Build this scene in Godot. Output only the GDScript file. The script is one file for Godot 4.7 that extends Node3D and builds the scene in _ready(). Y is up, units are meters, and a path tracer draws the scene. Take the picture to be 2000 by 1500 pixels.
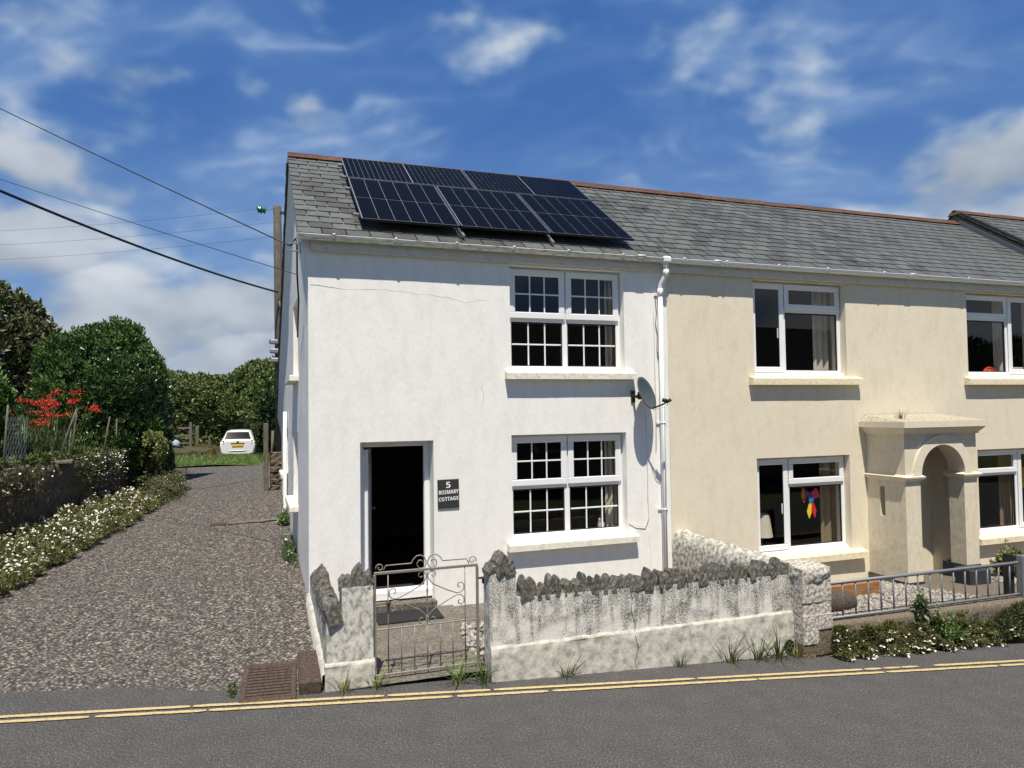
extends Node3D
# A white end-of-terrace cottage with solar panels, its cream neighbour, a lane with a hedge bank, and the road in front.
# x runs along the house fronts, y is up, z comes out of the fronts towards the road; the front wall plane is z = 0.

const TH := deg_to_rad(34.5)          # roof pitch
const EAVE := Vector2(4.36, 0.12)     # y, z of the slate edge at the eaves
const RIDGE_Z := -2.44
var rng := RandomNumberGenerator.new()
var used := {}
var M := {}

# ---------------------------------------------------------------- mesh builder
class B:
	var st := SurfaceTool.new()
	var uv_on := false
	func _init(smooth := false):
		st.begin(Mesh.PRIMITIVE_TRIANGLES)
		st.set_smooth_group(0 if smooth else -1)
	func tri(a: Vector3, b: Vector3, c: Vector3):      # counter-clockwise from outside
		st.add_vertex(a); st.add_vertex(c); st.add_vertex(b)
	func quad(a: Vector3, b: Vector3, c: Vector3, d: Vector3):
		tri(a, b, c); tri(a, c, d)
	func uvquad(a: Vector3, b: Vector3, c: Vector3, d: Vector3, ua: Vector2, ub: Vector2, uc: Vector2, ud: Vector2):
		for k in [[a, ua], [c, uc], [b, ub], [a, ua], [d, ud], [c, uc]]:
			st.set_uv(k[1]); st.add_vertex(k[0])
	func box(c: Vector3, s: Vector3, bs := Basis()):
		var h := s / 2.0
		var p := []
		for i in 8:
			p.append(c + bs * Vector3(h.x if i & 1 else -h.x, h.y if i & 2 else -h.y, h.z if i & 4 else -h.z))
		quad(p[4], p[5], p[7], p[6]); quad(p[1], p[0], p[2], p[3])
		quad(p[5], p[1], p[3], p[7]); quad(p[0], p[4], p[6], p[2])
		quad(p[6], p[7], p[3], p[2]); quad(p[0], p[1], p[5], p[4])
	func span(a: Vector3, b: Vector3):                 # box from corner to corner
		box((a + b) / 2.0, (b - a).abs())
	func bev(c: Vector3, s: Vector3, e: float, bs := Basis()):   # box with chamfered edges
		var h := s / 2.0
		e = minf(e, minf(h.x, minf(h.y, h.z)) * 0.9)
		var f := func(x: float, y: float, z: float, ax: int) -> Vector3:
			var v := Vector3(x * h.x, y * h.y, z * h.z)
			if ax != 0: v.x -= x * e
			if ax != 1: v.y -= y * e
			if ax != 2: v.z -= z * e
			return c + bs * v
		for s1 in [-1.0, 1.0]:
			var q1 := [f.call(s1, -1.0, -1.0, 0), f.call(s1, 1.0, -1.0, 0), f.call(s1, 1.0, 1.0, 0), f.call(s1, -1.0, 1.0, 0)]
			var q2 := [f.call(-1.0, s1, -1.0, 1), f.call(-1.0, s1, 1.0, 1), f.call(1.0, s1, 1.0, 1), f.call(1.0, s1, -1.0, 1)]
			var q3 := [f.call(-1.0, -1.0, s1, 2), f.call(1.0, -1.0, s1, 2), f.call(1.0, 1.0, s1, 2), f.call(-1.0, 1.0, s1, 2)]
			for q in [q1, q2, q3]:
				if s1 > 0: quad(q[0], q[1], q[2], q[3])
				else: quad(q[3], q[2], q[1], q[0])
			for s2 in [-1.0, 1.0]:
				quad(f.call(-1.0, s1, s2, 1), f.call(1.0, s1, s2, 1), f.call(1.0, s1, s2, 2), f.call(-1.0, s1, s2, 2))
				quad(f.call(s1, -1.0, s2, 0), f.call(s1, 1.0, s2, 0), f.call(s1, 1.0, s2, 2), f.call(s1, -1.0, s2, 2))
				quad(f.call(s1, s2, -1.0, 0), f.call(s1, s2, 1.0, 0), f.call(s1, s2, 1.0, 1), f.call(s1, s2, -1.0, 1))
				for s3 in [-1.0, 1.0]:
					tri(f.call(s1, s2, s3, 0), f.call(s1, s2, s3, 1), f.call(s1, s2, s3, 2))
	func tube(pts: Array, r, n := 8, ends := true):     # r: a number or one per point
		var rings := []
		var nb := Vector3.ZERO
		for i in pts.size():
			var a: Vector3 = pts[maxi(i - 1, 0)]
			var b: Vector3 = pts[mini(i + 1, pts.size() - 1)]
			var t := (b - a).normalized()
			if nb == Vector3.ZERO:
				nb = t.cross(Vector3.UP if absf(t.y) < 0.9 else Vector3.RIGHT).normalized()
			nb = (nb - t * nb.dot(t)).normalized()
			var bb := t.cross(nb)
			var rr: float = r[i] if r is Array else r
			var ring := []
			for k in n:
				var an := TAU * k / n
				ring.append(pts[i] + (nb * cos(an) + bb * sin(an)) * rr)
			rings.append(ring)
		for i in pts.size() - 1:
			for k in n:
				var k2 := (k + 1) % n
				quad(rings[i][k], rings[i][k2], rings[i + 1][k2], rings[i + 1][k])
		if ends:
			for k in range(1, n - 1):
				tri(rings[0][0], rings[0][k + 1], rings[0][k])
				tri(rings[-1][0], rings[-1][k], rings[-1][k + 1])
	func prism(poly: Array, d: Vector3):                # convex loop of points pushed along d
		var n := poly.size()
		for i in range(1, n - 1):
			tri(poly[0], poly[i + 1], poly[i])
			tri(poly[0] + d, poly[i] + d, poly[i + 1] + d)
		for i in n:
			var j := (i + 1) % n
			quad(poly[i], poly[j], poly[j] + d, poly[i] + d)
	func rock(c: Vector3, s: Vector3, n: int, nz: FastNoiseLite, amp: float, off: Vector3, sq := 0.5, bs := Basis()):
		# a cube grid pulled part of the way to a ball and roughened: a stone
		var face := func(u: Vector3, v: Vector3, w: Vector3):
			var g := []
			for i in n + 1:
				var row := []
				for j in n + 1:
					var p := w + u * (2.0 * i / n - 1.0) + v * (2.0 * j / n - 1.0)
					p = p.lerp(p.normalized() * 1.15, sq)
					p *= 1.0 + amp * nz.get_noise_3dv(p * 1.3 + off)
					row.append(c + bs * (p * s / 2.0))
				g.append(row)
			for i in n:
				for j in n:
					quad(g[i][j], g[i + 1][j], g[i + 1][j + 1], g[i][j + 1])
		face.call(Vector3.RIGHT, Vector3.UP, Vector3.BACK); face.call(Vector3.LEFT, Vector3.UP, Vector3.FORWARD)
		face.call(Vector3.FORWARD, Vector3.UP, Vector3.RIGHT); face.call(Vector3.BACK, Vector3.UP, Vector3.LEFT)
		face.call(Vector3.RIGHT, Vector3.FORWARD, Vector3.UP); face.call(Vector3.RIGHT, Vector3.BACK, Vector3.DOWN)
	func mesh() -> ArrayMesh:
		st.generate_normals()
		return st.commit()

func obj(called: String, shape, m: Material, parent: Node = null, at := Vector3.ZERO) -> MeshInstance3D:
	var o := MeshInstance3D.new()
	o.name = called
	o.mesh = shape.mesh() if shape is B else shape
	o.material_override = m
	o.position = at
	(parent if parent else self).add_child(o, true)
	return o
func tag(o: Node, label: String, category: String, group := ""):
	o.set_meta("label", label); o.set_meta("category", category)
	if group: o.set_meta("group", group)
	return o
func numbered(called: String) -> String:
	var k: int = used.get(called, 0)
	used[called] = k + 1
	return called if k == 0 else "%s_%03d" % [called, k]
func thing(called: String, label: String, category: String, at := Vector3.ZERO, turn := 0.0, group := "") -> Node3D:
	var o := Node3D.new()
	o.name = numbered(called)
	add_child(o)
	o.position = at; o.rotation.y = turn
	tag(o, label, category, group)
	return o
func struct(called: String, shape, m: Material) -> MeshInstance3D:
	var o := obj(called, shape, m)
	o.set_meta("kind", "structure")
	return o
func spiral(c: Vector2, r0: float, r1: float, a0: float, turns: float, n := 14) -> Array:
	var out := []
	for i in n + 1:
		var t := float(i) / n
		var a := a0 + TAU * turns * t
		var r := lerpf(r0, r1, t)
		out.append(c + Vector2(cos(a), sin(a)) * r)
	return out

# ---------------------------------------------------------------- textures and materials
func noise(sd: int, fr: float, oct := 4, type := FastNoiseLite.TYPE_SIMPLEX_SMOOTH) -> FastNoiseLite:
	var n := FastNoiseLite.new()
	n.seed = sd; n.frequency = fr; n.noise_type = type
	n.fractal_octaves = oct
	n.fractal_type = FastNoiseLite.FRACTAL_FBM if oct > 1 else FastNoiseLite.FRACTAL_NONE
	return n
func lut(ramp: Array) -> Array:      # ramp of [t, Color] -> 256 colours
	var g := Gradient.new()
	g.offsets = PackedFloat32Array(ramp.map(func(k): return k[0]))
	g.colors = PackedColorArray(ramp.map(func(k): return k[1]))
	var out := []
	for i in 256: out.append(g.sample(i / 255.0))
	return out
func tex(size: int, na: FastNoiseLite, ramp_a: Array, nb: FastNoiseLite = null, ramp_b: Array = []) -> ImageTexture:
	var a := na.get_seamless_image(size, size).get_data()
	var la := lut(ramp_a)
	var b := PackedByteArray()
	var lb := []
	if nb:
		b = nb.get_seamless_image(size, size).get_data(); lb = lut(ramp_b)
	var out := PackedByteArray()
	out.resize(size * size * 3)
	for i in size * size:
		var c: Color = la[a[i]]
		if nb: c = c * lb[b[i]]
		out[i * 3] = int(clampf(c.r, 0, 1) * 255.0); out[i * 3 + 1] = int(clampf(c.g, 0, 1) * 255.0); out[i * 3 + 2] = int(clampf(c.b, 0, 1) * 255.0)
	var im := Image.create_from_data(size, size, false, Image.FORMAT_RGB8, out)
	return ImageTexture.create_from_image(im)
func ntex(size: int, na: FastNoiseLite, strength: float) -> ImageTexture:
	var im := na.get_seamless_image(size, size)
	im.convert(Image.FORMAT_RGBA8)
	im.bump_map_to_normal_map(strength)
	return ImageTexture.create_from_image(im)
func c8(r: int, g: int, b: int) -> Color: return Color8(r, g, b)
func mat(col: Color, rough := 0.8, metal := 0.0) -> StandardMaterial3D:
	var m := StandardMaterial3D.new()
	m.albedo_color = col; m.roughness = rough; m.metallic = metal
	return m
func tmat(t: Texture2D, scale: Vector3, rough := 0.85, n: Texture2D = null, nscale := 1.0, tint := Color.WHITE) -> StandardMaterial3D:
	var m := mat(tint, rough)
	m.albedo_texture = t
	m.uv1_triplanar = true; m.uv1_world_triplanar = true; m.uv1_scale = scale
	if n:
		m.normal_enabled = true; m.normal_texture = n; m.normal_scale = nscale
	return m
func grey(v: float) -> Color: return Color(v, v, v)

func make_materials():
	var W := Color.WHITE
	var bump := ntex(512, noise(3, 0.012, 5), 10.0)
	var peel := ntex(512, noise(7, 0.045, 4), 8.0)
	var grit := ntex(512, noise(5, 0.09, 3), 8.0)
	# painted render: white and cream, faintly mottled, with a few rain marks
	var wt := tex(512, noise(11, 0.01, 4), [[0.0, c8(231, 230, 226)], [0.45, c8(238, 237, 233)], [1.0, c8(242, 241, 237)]], noise(12, 0.08, 3), [[0.0, grey(0.93)], [0.3, W], [1.0, W]])
	M.white = tmat(wt, Vector3(0.9, 0.3, 0.9), 0.85, peel, 0.035)
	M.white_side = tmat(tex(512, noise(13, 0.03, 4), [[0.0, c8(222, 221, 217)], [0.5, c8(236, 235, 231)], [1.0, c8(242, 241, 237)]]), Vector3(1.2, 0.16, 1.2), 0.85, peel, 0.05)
	var ct := tex(512, noise(14, 0.01, 4), [[0.0, c8(214, 205, 181)], [0.4, c8(222, 213, 191)], [1.0, c8(225, 217, 196)]], noise(15, 0.05, 3), [[0.0, grey(0.96)], [0.4, W], [1.0, W]])
	M.cream = tmat(ct, Vector3(0.9, 0.3, 0.9), 0.85, peel, 0.035)
	M.cream_streaked = tmat(tex(512, noise(16, 0.03, 4), [[0.0, c8(202, 192, 168)], [0.4, c8(215, 206, 183)], [1.0, c8(222, 213, 191)]]), Vector3(0.6, 0.3, 0.6), 0.85, peel, 0.05)
	M.sill = tmat(tex(256, noise(17, 0.03, 4), [[0.0, c8(196, 190, 170)], [0.35, c8(228, 224, 208)], [1.0, c8(236, 232, 218)]]), Vector3.ONE * 1.5, 0.8, bump, 0.3)
	M.cream_sill = tmat(tex(256, noise(18, 0.03, 4), [[0.0, c8(205, 192, 158)], [0.35, c8(228, 217, 186)], [1.0, c8(232, 222, 194)]]), Vector3.ONE * 1.5, 0.8, bump, 0.3)
	# road, lane, path
	var ast := tex(1024, noise(21, 0.12, 2), [[0.0, c8(56, 56, 55)], [0.5, c8(74, 73, 72)], [0.7, c8(88, 87, 85)], [0.84, c8(132, 130, 126)], [1.0, c8(172, 170, 162)]], noise(22, 0.006, 4), [[0.0, grey(0.93)], [0.5, grey(0.99)], [1.0, grey(1.05)]])
	M.asphalt = tmat(ast, Vector3.ONE * 0.45, 0.9, grit, 0.5)
	var lt := tex(1024, noise(23, 0.17, 3, FastNoiseLite.TYPE_VALUE_CUBIC), [[0.0, c8(34, 31, 29)], [0.4, c8(70, 65, 61)], [0.54, c8(94, 88, 82)], [0.66, c8(136, 129, 121)], [0.82, c8(186, 180, 171)], [1.0, c8(214, 209, 200)]], noise(24, 0.022, 5), [[0.0, grey(0.62)], [0.4, grey(0.88)], [0.6, grey(1.0)], [1.0, grey(1.2)]])
	M.lane = tmat(lt, Vector3.ONE * 0.33, 0.92, grit, 0.9)
	M.path = tmat(tex(512, noise(25, 0.05, 4), [[0.0, c8(84, 78, 70)], [0.5, c8(118, 112, 102)], [1.0, c8(146, 140, 128)]], noise(26, 0.01, 3), [[0.0, grey(0.8)], [1.0, W]]), Vector3.ONE * 0.7, 0.9, grit, 0.4)
	M.earth = tmat(tex(512, noise(27, 0.03, 5), [[0.0, c8(44, 40, 26)], [0.5, c8(70, 70, 40)], [1.0, c8(84, 88, 48)]]), Vector3.ONE * 0.4, 0.95)
	M.field = tmat(tex(512, noise(28, 0.03, 5), [[0.0, c8(52, 66, 28)], [0.5, c8(76, 94, 40)], [1.0, c8(98, 112, 56)]]), Vector3.ONE * 0.15, 0.95)
	M.yellow = tmat(tex(512, noise(29, 0.05, 4), [[0.0, c8(118, 110, 92)], [0.36, c8(190, 170, 122)], [1.0, c8(204, 186, 140)]]), Vector3.ONE * 0.9, 0.8, grit, 0.3)
	# slates: a few tones of one quarry, plain and stained
	M.slate = []
	var tones := [c8(95, 99, 97), c8(92, 96, 95), c8(98, 102, 99), c8(94, 98, 96), c8(85, 88, 86), c8(102, 105, 102), c8(76, 77, 75)]
	var sl := tex(256, noise(31, 0.03, 4), [[0.0, grey(0.8)], [0.35, grey(0.95)], [1.0, W]], noise(32, 0.008, 3), [[0.0, Color(0.74, 0.69, 0.67)], [0.36, grey(0.98)], [1.0, W]])
	for k in tones.size():
		M.slate.append(tmat(sl, Vector3.ONE * 0.7, 0.62, bump, 0.25, tones[k]))
	M.slate_dark = tmat(sl, Vector3.ONE * 0.8, 0.8, bump, 0.3, c8(58, 56, 54))
	M.batten = mat(c8(26, 25, 24), 0.95)
	M.ridge = []
	for k in 3:
		M.ridge.append(tmat(tex(256, noise(33 + k, 0.05, 4), [[0.0, c8(48, 42, 37)], [0.42, c8(88, 58, 47)], [0.62, c8(112, 70, 54)], [0.8, c8(104, 84, 68)], [1.0, c8(132, 122, 102)]]), Vector3.ONE * 1.4, 0.9, grit, 0.5))
	M.mortar = tmat(tex(256, noise(37, 0.06, 4), [[0.0, c8(92, 80, 64)], [1.0, c8(160, 146, 122)]]), Vector3.ONE * 1.5, 0.95, grit, 0.8)
	M.lead = mat(c8(92, 100, 110), 0.6)
	# joinery and plastic
	M.upvc = mat(c8(234, 236, 238), 0.35)
	M.gutter = tmat(tex(256, noise(41, 0.02, 4), [[0.0, c8(150, 142, 118)], [0.4, c8(222, 221, 216)], [1.0, c8(234, 234, 232)]]), Vector3(1.0, 3.0, 3.0), 0.45)
	M.gutter_clean = mat(c8(228, 230, 231), 0.4)
	M.rubber = mat(c8(24, 25, 26), 0.7)
	M.fascia = tmat(tex(256, noise(42, 0.03, 4), [[0.0, c8(184, 179, 166)], [0.4, c8(206, 203, 195)], [1.0, c8(214, 212, 206)]]), Vector3(1.0, 2.0, 2.0), 0.6)
	M.glass = mat(Color(0.03, 0.035, 0.035, 0.05), 0.01)
	M.glass.transparency = BaseMaterial3D.TRANSPARENCY_ALPHA
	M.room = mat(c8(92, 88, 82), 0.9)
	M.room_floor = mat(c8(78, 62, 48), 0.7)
	M.curtain = mat(c8(196, 190, 176), 0.9)
	M.curtain.backlight_enabled = true; M.curtain.backlight = Color(0.3, 0.29, 0.26)
	M.curtain_brown = mat(c8(132, 116, 92), 0.9)
	# stone and old wall paint
	M.stone = []
	for k in 3:
		M.stone.append(tmat(tex(256, noise(51 + k, 0.05, 4), [[0.0, c8(58, 56, 52)], [0.4, c8(86, 84, 79)], [0.62, c8(106, 104, 98)], [0.8, c8(138, 136, 127)], [1.0, c8(168, 166, 154)]]), Vector3.ONE * 1.6, 0.95, grit, 0.18))
	var ow := tex(512, noise(55, 0.035, 5), [[0.0, c8(128, 127, 121)], [0.34, c8(168, 167, 160)], [0.5, c8(198, 196, 188)], [1.0, c8(222, 219, 210)]], noise(56, 0.12, 2), [[0.0, grey(0.7)], [0.36, W], [1.0, W]])
	M.old_paint = tmat(ow, Vector3(0.8, 0.5, 0.8), 0.9, bump, 0.25)
	M.old_base = tmat(tex(512, noise(57, 0.02, 5), [[0.0, c8(138, 134, 124)], [0.42, c8(184, 181, 170)], [1.0, c8(214, 212, 202)]], noise(58, 0.11, 2), [[0.0, grey(0.7)], [0.36, W], [1.0, W]]), Vector3.ONE * 0.8, 0.9, bump, 0.3)
	M.boundary = tmat(tex(512, noise(59, 0.03, 5), [[0.0, c8(84, 82, 76)], [0.4, c8(140, 137, 128)], [0.58, c8(190, 187, 178)], [1.0, c8(222, 219, 208)]]), Vector3.ONE * 0.9, 0.95, bump, 0.12)
	M.whitewash = tmat(tex(512, noise(60, 0.035, 5), [[0.0, c8(98, 86, 74)], [0.36, c8(144, 136, 124)], [0.54, c8(190, 186, 177)], [1.0, c8(216, 213, 205)]]), Vector3.ONE * 1.2, 0.9, bump, 0.1)
	M.bank_wall = tmat(tex(512, noise(61, 0.03, 5), [[0.0, c8(46, 40, 32)], [0.45, c8(82, 72, 60)], [0.7, c8(104, 94, 80)], [1.0, c8(120, 116, 88)]]), Vector3(1.0, 0.35, 1.0), 0.95, grit, 1.0)
	M.low_wall = tmat(tex(512, noise(62, 0.05, 5), [[0.0, c8(70, 62, 52)], [0.5, c8(112, 102, 88)], [1.0, c8(150, 140, 122)]]), Vector3.ONE * 1.2, 0.95, grit, 1.0)
	M.rubble = tmat(tex(256, noise(63, 0.06, 4), [[0.0, c8(60, 50, 40)], [0.5, c8(110, 96, 78)], [1.0, c8(150, 138, 116)]]), Vector3.ONE * 2.0, 0.95, grit, 1.0)
	# metal, wood and the rest
	M.iron = tmat(tex(256, noise(71, 0.06, 3), [[0.0, c8(92, 76, 64)], [0.35, c8(134, 130, 122)], [1.0, c8(160, 157, 150)]]), Vector3.ONE * 3.0, 0.5)
	M.iron.metallic = 0.35
	M.rust = tmat(tex(256, noise(72, 0.04, 4), [[0.0, c8(52, 44, 40)], [0.5, c8(78, 65, 58)], [0.8, c8(94, 75, 63)], [1.0, c8(126, 92, 58)]]), Vector3.ONE * 2.0, 0.85, grit, 0.6)
	M.steel = tmat(tex(256, noise(73, 0.05, 3), [[0.0, c8(110, 114, 118)], [1.0, c8(142, 146, 150)]]), Vector3.ONE * 2.0, 0.5)
	M.steel.metallic = 0.3
	M.black = mat(c8(28, 29, 31), 0.6)
	M.tar = mat(c8(46, 52, 58), 0.75)
	M.dish = mat(c8(66, 77, 79), 0.55)
	M.wood = tmat(tex(256, noise(74, 0.03, 4), [[0.0, c8(112, 78, 48)], [0.5, c8(152, 108, 68)], [1.0, c8(172, 128, 84)]]), Vector3(0.5, 5.0, 5.0), 0.8)
	M.grey_wood = tmat(tex(256, noise(75, 0.03, 4), [[0.0, c8(66, 60, 53)], [0.5, c8(102, 95, 85)], [1.0, c8(134, 127, 115)]]), Vector3(5.0, 0.4, 5.0), 0.9)
	M.brown_wood = tmat(tex(256, noise(76, 0.03, 4), [[0.0, c8(78, 58, 46)], [1.0, c8(112, 86, 68)]]), Vector3(5.0, 0.5, 5.0), 0.9)
	M.log = tmat(tex(256, noise(77, 0.05, 4), [[0.0, c8(48, 40, 34)], [0.5, c8(84, 72, 62)], [1.0, c8(112, 98, 86)]]), Vector3(1.0, 3.0, 3.0), 0.95, grit, 1.0)
	M.bark = tmat(tex(256, noise(78, 0.05, 4), [[0.0, c8(40, 34, 26)], [1.0, c8(88, 76, 60)]]), Vector3(2.0, 0.7, 2.0), 0.95, grit, 0.8)
	M.cable = mat(c8(20, 20, 21), 0.6)
	M.cable_white = mat(c8(206, 204, 198), 0.6)
	M.cell = mat(c8(13, 14, 20), 0.25)
	M.cell.metallic_specular = 0.12
	M.backsheet = mat(c8(150, 155, 162), 0.4)
	M.alu = mat(c8(158, 162, 168), 0.4, 0.6)
	M.alu_dark = mat(c8(40, 42, 46), 0.45, 0.4)
	M.slate_sign = mat(c8(46, 48, 48), 0.7)
	M.letter = mat(c8(238, 238, 236), 0.7)
	M.mat_rubber = tmat(tex(256, noise(79, 0.15, 2), [[0.0, c8(22, 22, 23)], [1.0, c8(50, 50, 50)]]), Vector3.ONE * 4.0, 0.9, grit, 0.8)
	M.teal = mat(c8(30, 122, 108), 0.15)
	M.pebble = []
	for c in [c8(190, 182, 168), c8(168, 158, 144), c8(206, 200, 188), c8(140, 126, 110)]: M.pebble.append(mat(c, 0.85))
	M.leaf = mat(Color.WHITE, 0.45)
	M.leaf.vertex_color_use_as_albedo = true
	M.leaf.backlight_enabled = true; M.leaf.backlight = Color(0.35, 0.42, 0.12)
	M.gloss_leaf = mat(Color.WHITE, 0.34)
	M.gloss_leaf.vertex_color_use_as_albedo = true
	M.gloss_leaf.backlight_enabled = true; M.gloss_leaf.backlight = Color(0.22, 0.3, 0.08)
	M.petal = mat(Color.WHITE, 0.7)
	M.petal.vertex_color_use_as_albedo = true

# ---------------------------------------------------------------- ground levels
const LZ := [-60.0, -30.0, -20.0, -12.0, -7.5, -5.75, -3.85, -2.44, -0.83, 0.0, 2.0, 9.0]
const LH := [-0.25, -0.05, 0.3, 0.48, 0.48, 0.39, 0.3, 0.21, 0.14, 0.05, -0.2, -0.2]
func lane_y(z: float) -> float:
	if z <= LZ[0]: return LH[0]
	for i in LZ.size() - 1:
		if z <= LZ[i + 1]:
			return lerpf(LH[i], LH[i + 1], (z - LZ[i]) / (LZ[i + 1] - LZ[i]))
	return LH[-1]
func road_y(x: float) -> float: return -0.2 - 0.045 * clampf(x, -14.0, 14.0)
func edge_z(x: float) -> float: return 1.93 + 0.12 * clampf(x, -20.0, 20.0)      # where the lane and the walls meet the road
func line_z(x: float) -> float: return 2.29 + 0.12 * x                       # the outer yellow line
func wall_x(z: float) -> float: return -4.6 - 0.183 * z                       # face of the bank wall left of the lane
func roof_y(z: float) -> float:                                               # plane under the slates
	var r := EAVE.x + tan(TH) * (EAVE.y - RIDGE_Z)
	return EAVE.x + tan(TH) * (EAVE.y - z) if z > RIDGE_Z else r - tan(TH) * (RIDGE_Z - z)

func make_environment():
	var cam := Camera3D.new()
	cam.name = "camera"
	cam.position = Vector3(-0.612, 2.287, 8.698)
	cam.rotation_order = EULER_ORDER_YXZ
	cam.rotation = Vector3(deg_to_rad(2.025), deg_to_rad(-19.783), deg_to_rad(-0.73))
	cam.fov = 56.02; cam.near = 0.05; cam.far = 2000.0
	add_child(cam)
	cam.current = true
	var env := Environment.new()
	env.background_mode = Environment.BG_SKY
	var sky := Sky.new()
	var pm := PanoramaSkyMaterial.new()
	pm.panorama = sky_picture()
	sky.sky_material = pm
	env.sky = sky
	env.background_energy_multiplier = 0.72
	env.tonemap_mode = Environment.TONE_MAPPER_LINEAR
	env.tonemap_exposure = 1.22
	env.sdfgi_enabled = true; env.ssao_enabled = true; env.ssil_enabled = true
	var we := WorldEnvironment.new()
	we.name = "world_environment"
	we.environment = env
	add_child(we)
	var sun := DirectionalLight3D.new()
	sun.name = "sun"
	sun.light_energy = 1.6
	sun.light_color = Color(1.0, 0.965, 0.905)
	sun.light_angular_distance = 0.5
	sun.shadow_enabled = true
	add_child(sun)
	sun.look_at_from_position(Vector3.ZERO, Vector3(0.33, -2.28, -1.0))

func sky_picture() -> ImageTexture:
	# blue air, high streaks of cirrus and low cumulus
	var w := 2048
	var h := 1024
	var out := PackedByteArray()
	out.resize(w * h * 3)
	var n1 := noise(101, 0.9, 5)
	var n2 := noise(102, 1.4, 4)
	var n3 := noise(103, 3.2, 5)
	var n4 := noise(104, 7.0, 5)
	var n5 := noise(105, 5.5, 5)
	n5.fractal_type = FastNoiseLite.FRACTAL_RIDGED
	var blobs := []     # cumulus: azimuth, elevation, half width, half height (degrees), thickness
	for b in [[-14.0, 16.5, 6.0, 2.6, 0.7], [-15.0, 11.5, 6.0, 3.6, 0.9], [-8.0, 6.8, 9.0, 3.8, 1.0], [0.0, 8.0, 6.0, 3.2, 0.95], [4.0, 4.0, 12.0, 3.2, 1.0], [-8.0, 23.0, 4.5, 1.9, 0.5], [-12.0, 26.0, 3.0, 1.6, 0.4], [4.6, 22.6, 2.2, 1.7, 0.4], [54.0, 15.5, 7.0, 3.4, 1.0], [60.0, 12.0, 9.0, 5.0, 1.0], [47.0, 12.0, 5.0, 2.2, 0.6], [-30.0, 10.0, 14.0, 4.0, 1.0], [20.0, 5.0, 14.0, 2.5, 0.8]]:
		blobs.append(b)
	var rr := RandomNumberGenerator.new()
	rr.seed = 77
	for k in 26:
		blobs.append([rr.randf_range(72.0, 312.0), rr.randf_range(4.0, 28.0), rr.randf_range(5.0, 16.0), rr.randf_range(1.8, 4.2), rr.randf_range(0.5, 1.0)])
	for j in h:
		var el := 90.0 - 180.0 * (j + 0.5) / h
		if el < -3.0:
			for i in w:
				var o := (j * w + i) * 3
				out[o] = 120; out[o + 1] = 130; out[o + 2] = 132
			continue
		var t := clampf(el / 90.0, 0.0, 1.0)
		var base := Color8(162, 188, 216).lerp(Color8(112, 152, 208), smoothstep(0.0, 0.11, t)).lerp(Color8(64, 112, 184), smoothstep(0.1, 0.27, t)).lerp(Color8(44, 92, 166), smoothstep(0.25, 0.5, t))
		var near := []
		for b in blobs:
			if absf(el - b[1]) < b[3] * 2.6: near.append(b)
		var ce := cos(deg_to_rad(el))
		var se := sin(deg_to_rad(el))
		for i in w:
			var az := 360.0 * (i + 0.5) / w
			var a := deg_to_rad(az)
			var d := Vector3(sin(a) * ce, se, -cos(a) * ce)
			var q := Vector2(d.x, d.z) / (maxf(se, 0.0) + 0.3)
			var qx := q.x * 0.86 + q.y * 0.5
			var qy := -q.x * 0.5 + q.y * 0.86
			var w1 := n1.get_noise_2d(qx * 1.1, qy * 1.1)
			var w2 := n1.get_noise_2d(qx * 1.1 + 31.0, qy * 1.1 - 17.0)
			var veil := smoothstep(-0.42, 0.42, n2.get_noise_2d(qx * 0.7 + w1 * 0.35, qy * 1.0 + w2 * 0.35))
			var fine := n3.get_noise_2d(qx * 0.35 + w2 * 0.2, qy * 1.5 + w1 * 0.42)
			var hair := n5.get_noise_2d(qx * 0.3 + w2 * 0.06, qy * 1.5 + w1 * 0.16 + fine * 0.05)
			var ci := 0.08 + veil * (0.12 + 0.26 * smoothstep(-0.45, 0.6, fine) + 0.52 * smoothstep(-0.25, 0.95, hair) * smoothstep(-0.45, 0.35, fine))
			ci *= smoothstep(-2.0, 6.0, el) * (1.0 - 0.35 * smoothstep(0.3, 0.8, t))
			var c := base.lerp(Color8(202, 217, 240), clampf(ci * 0.85, 0.0, 0.8))
			var dens := 0.0
			var under := 0.0
			for b in near:
				var da := fposmod(az - b[0] + 180.0, 360.0) - 180.0
				var r := sqrt(pow(da / b[2], 2.0) + pow((el - b[1]) / b[3], 2.0))
				if r < 2.4:
					var v: float = b[4] * (1.35 - r)
					if v > dens: under = (b[1] - el) / b[3]
					dens = maxf(dens, v)
			if dens > -1.05 and near.size() > 0:
				var f := n4.get_noise_3d(d.x, d.y * 1.7, d.z) * 0.6 + n3.get_noise_3d(d.x, d.y * 2.0, d.z) * 0.6
				var cu := smoothstep(0.12, 0.78, dens + f)
				var lit := clampf(0.58 + f * 0.8 - under * 0.3, 0.0, 1.0)
				c = c.lerp(Color8(150, 163, 181).lerp(Color8(230, 234, 239), lit), cu * 0.92)
			var o := (j * w + i) * 3
			out[o] = int(c.r * 255.0); out[o + 1] = int(c.g * 255.0); out[o + 2] = int(c.b * 255.0)
	return ImageTexture.create_from_image(Image.create_from_data(w, h, false, Image.FORMAT_RGB8, out))

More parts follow.
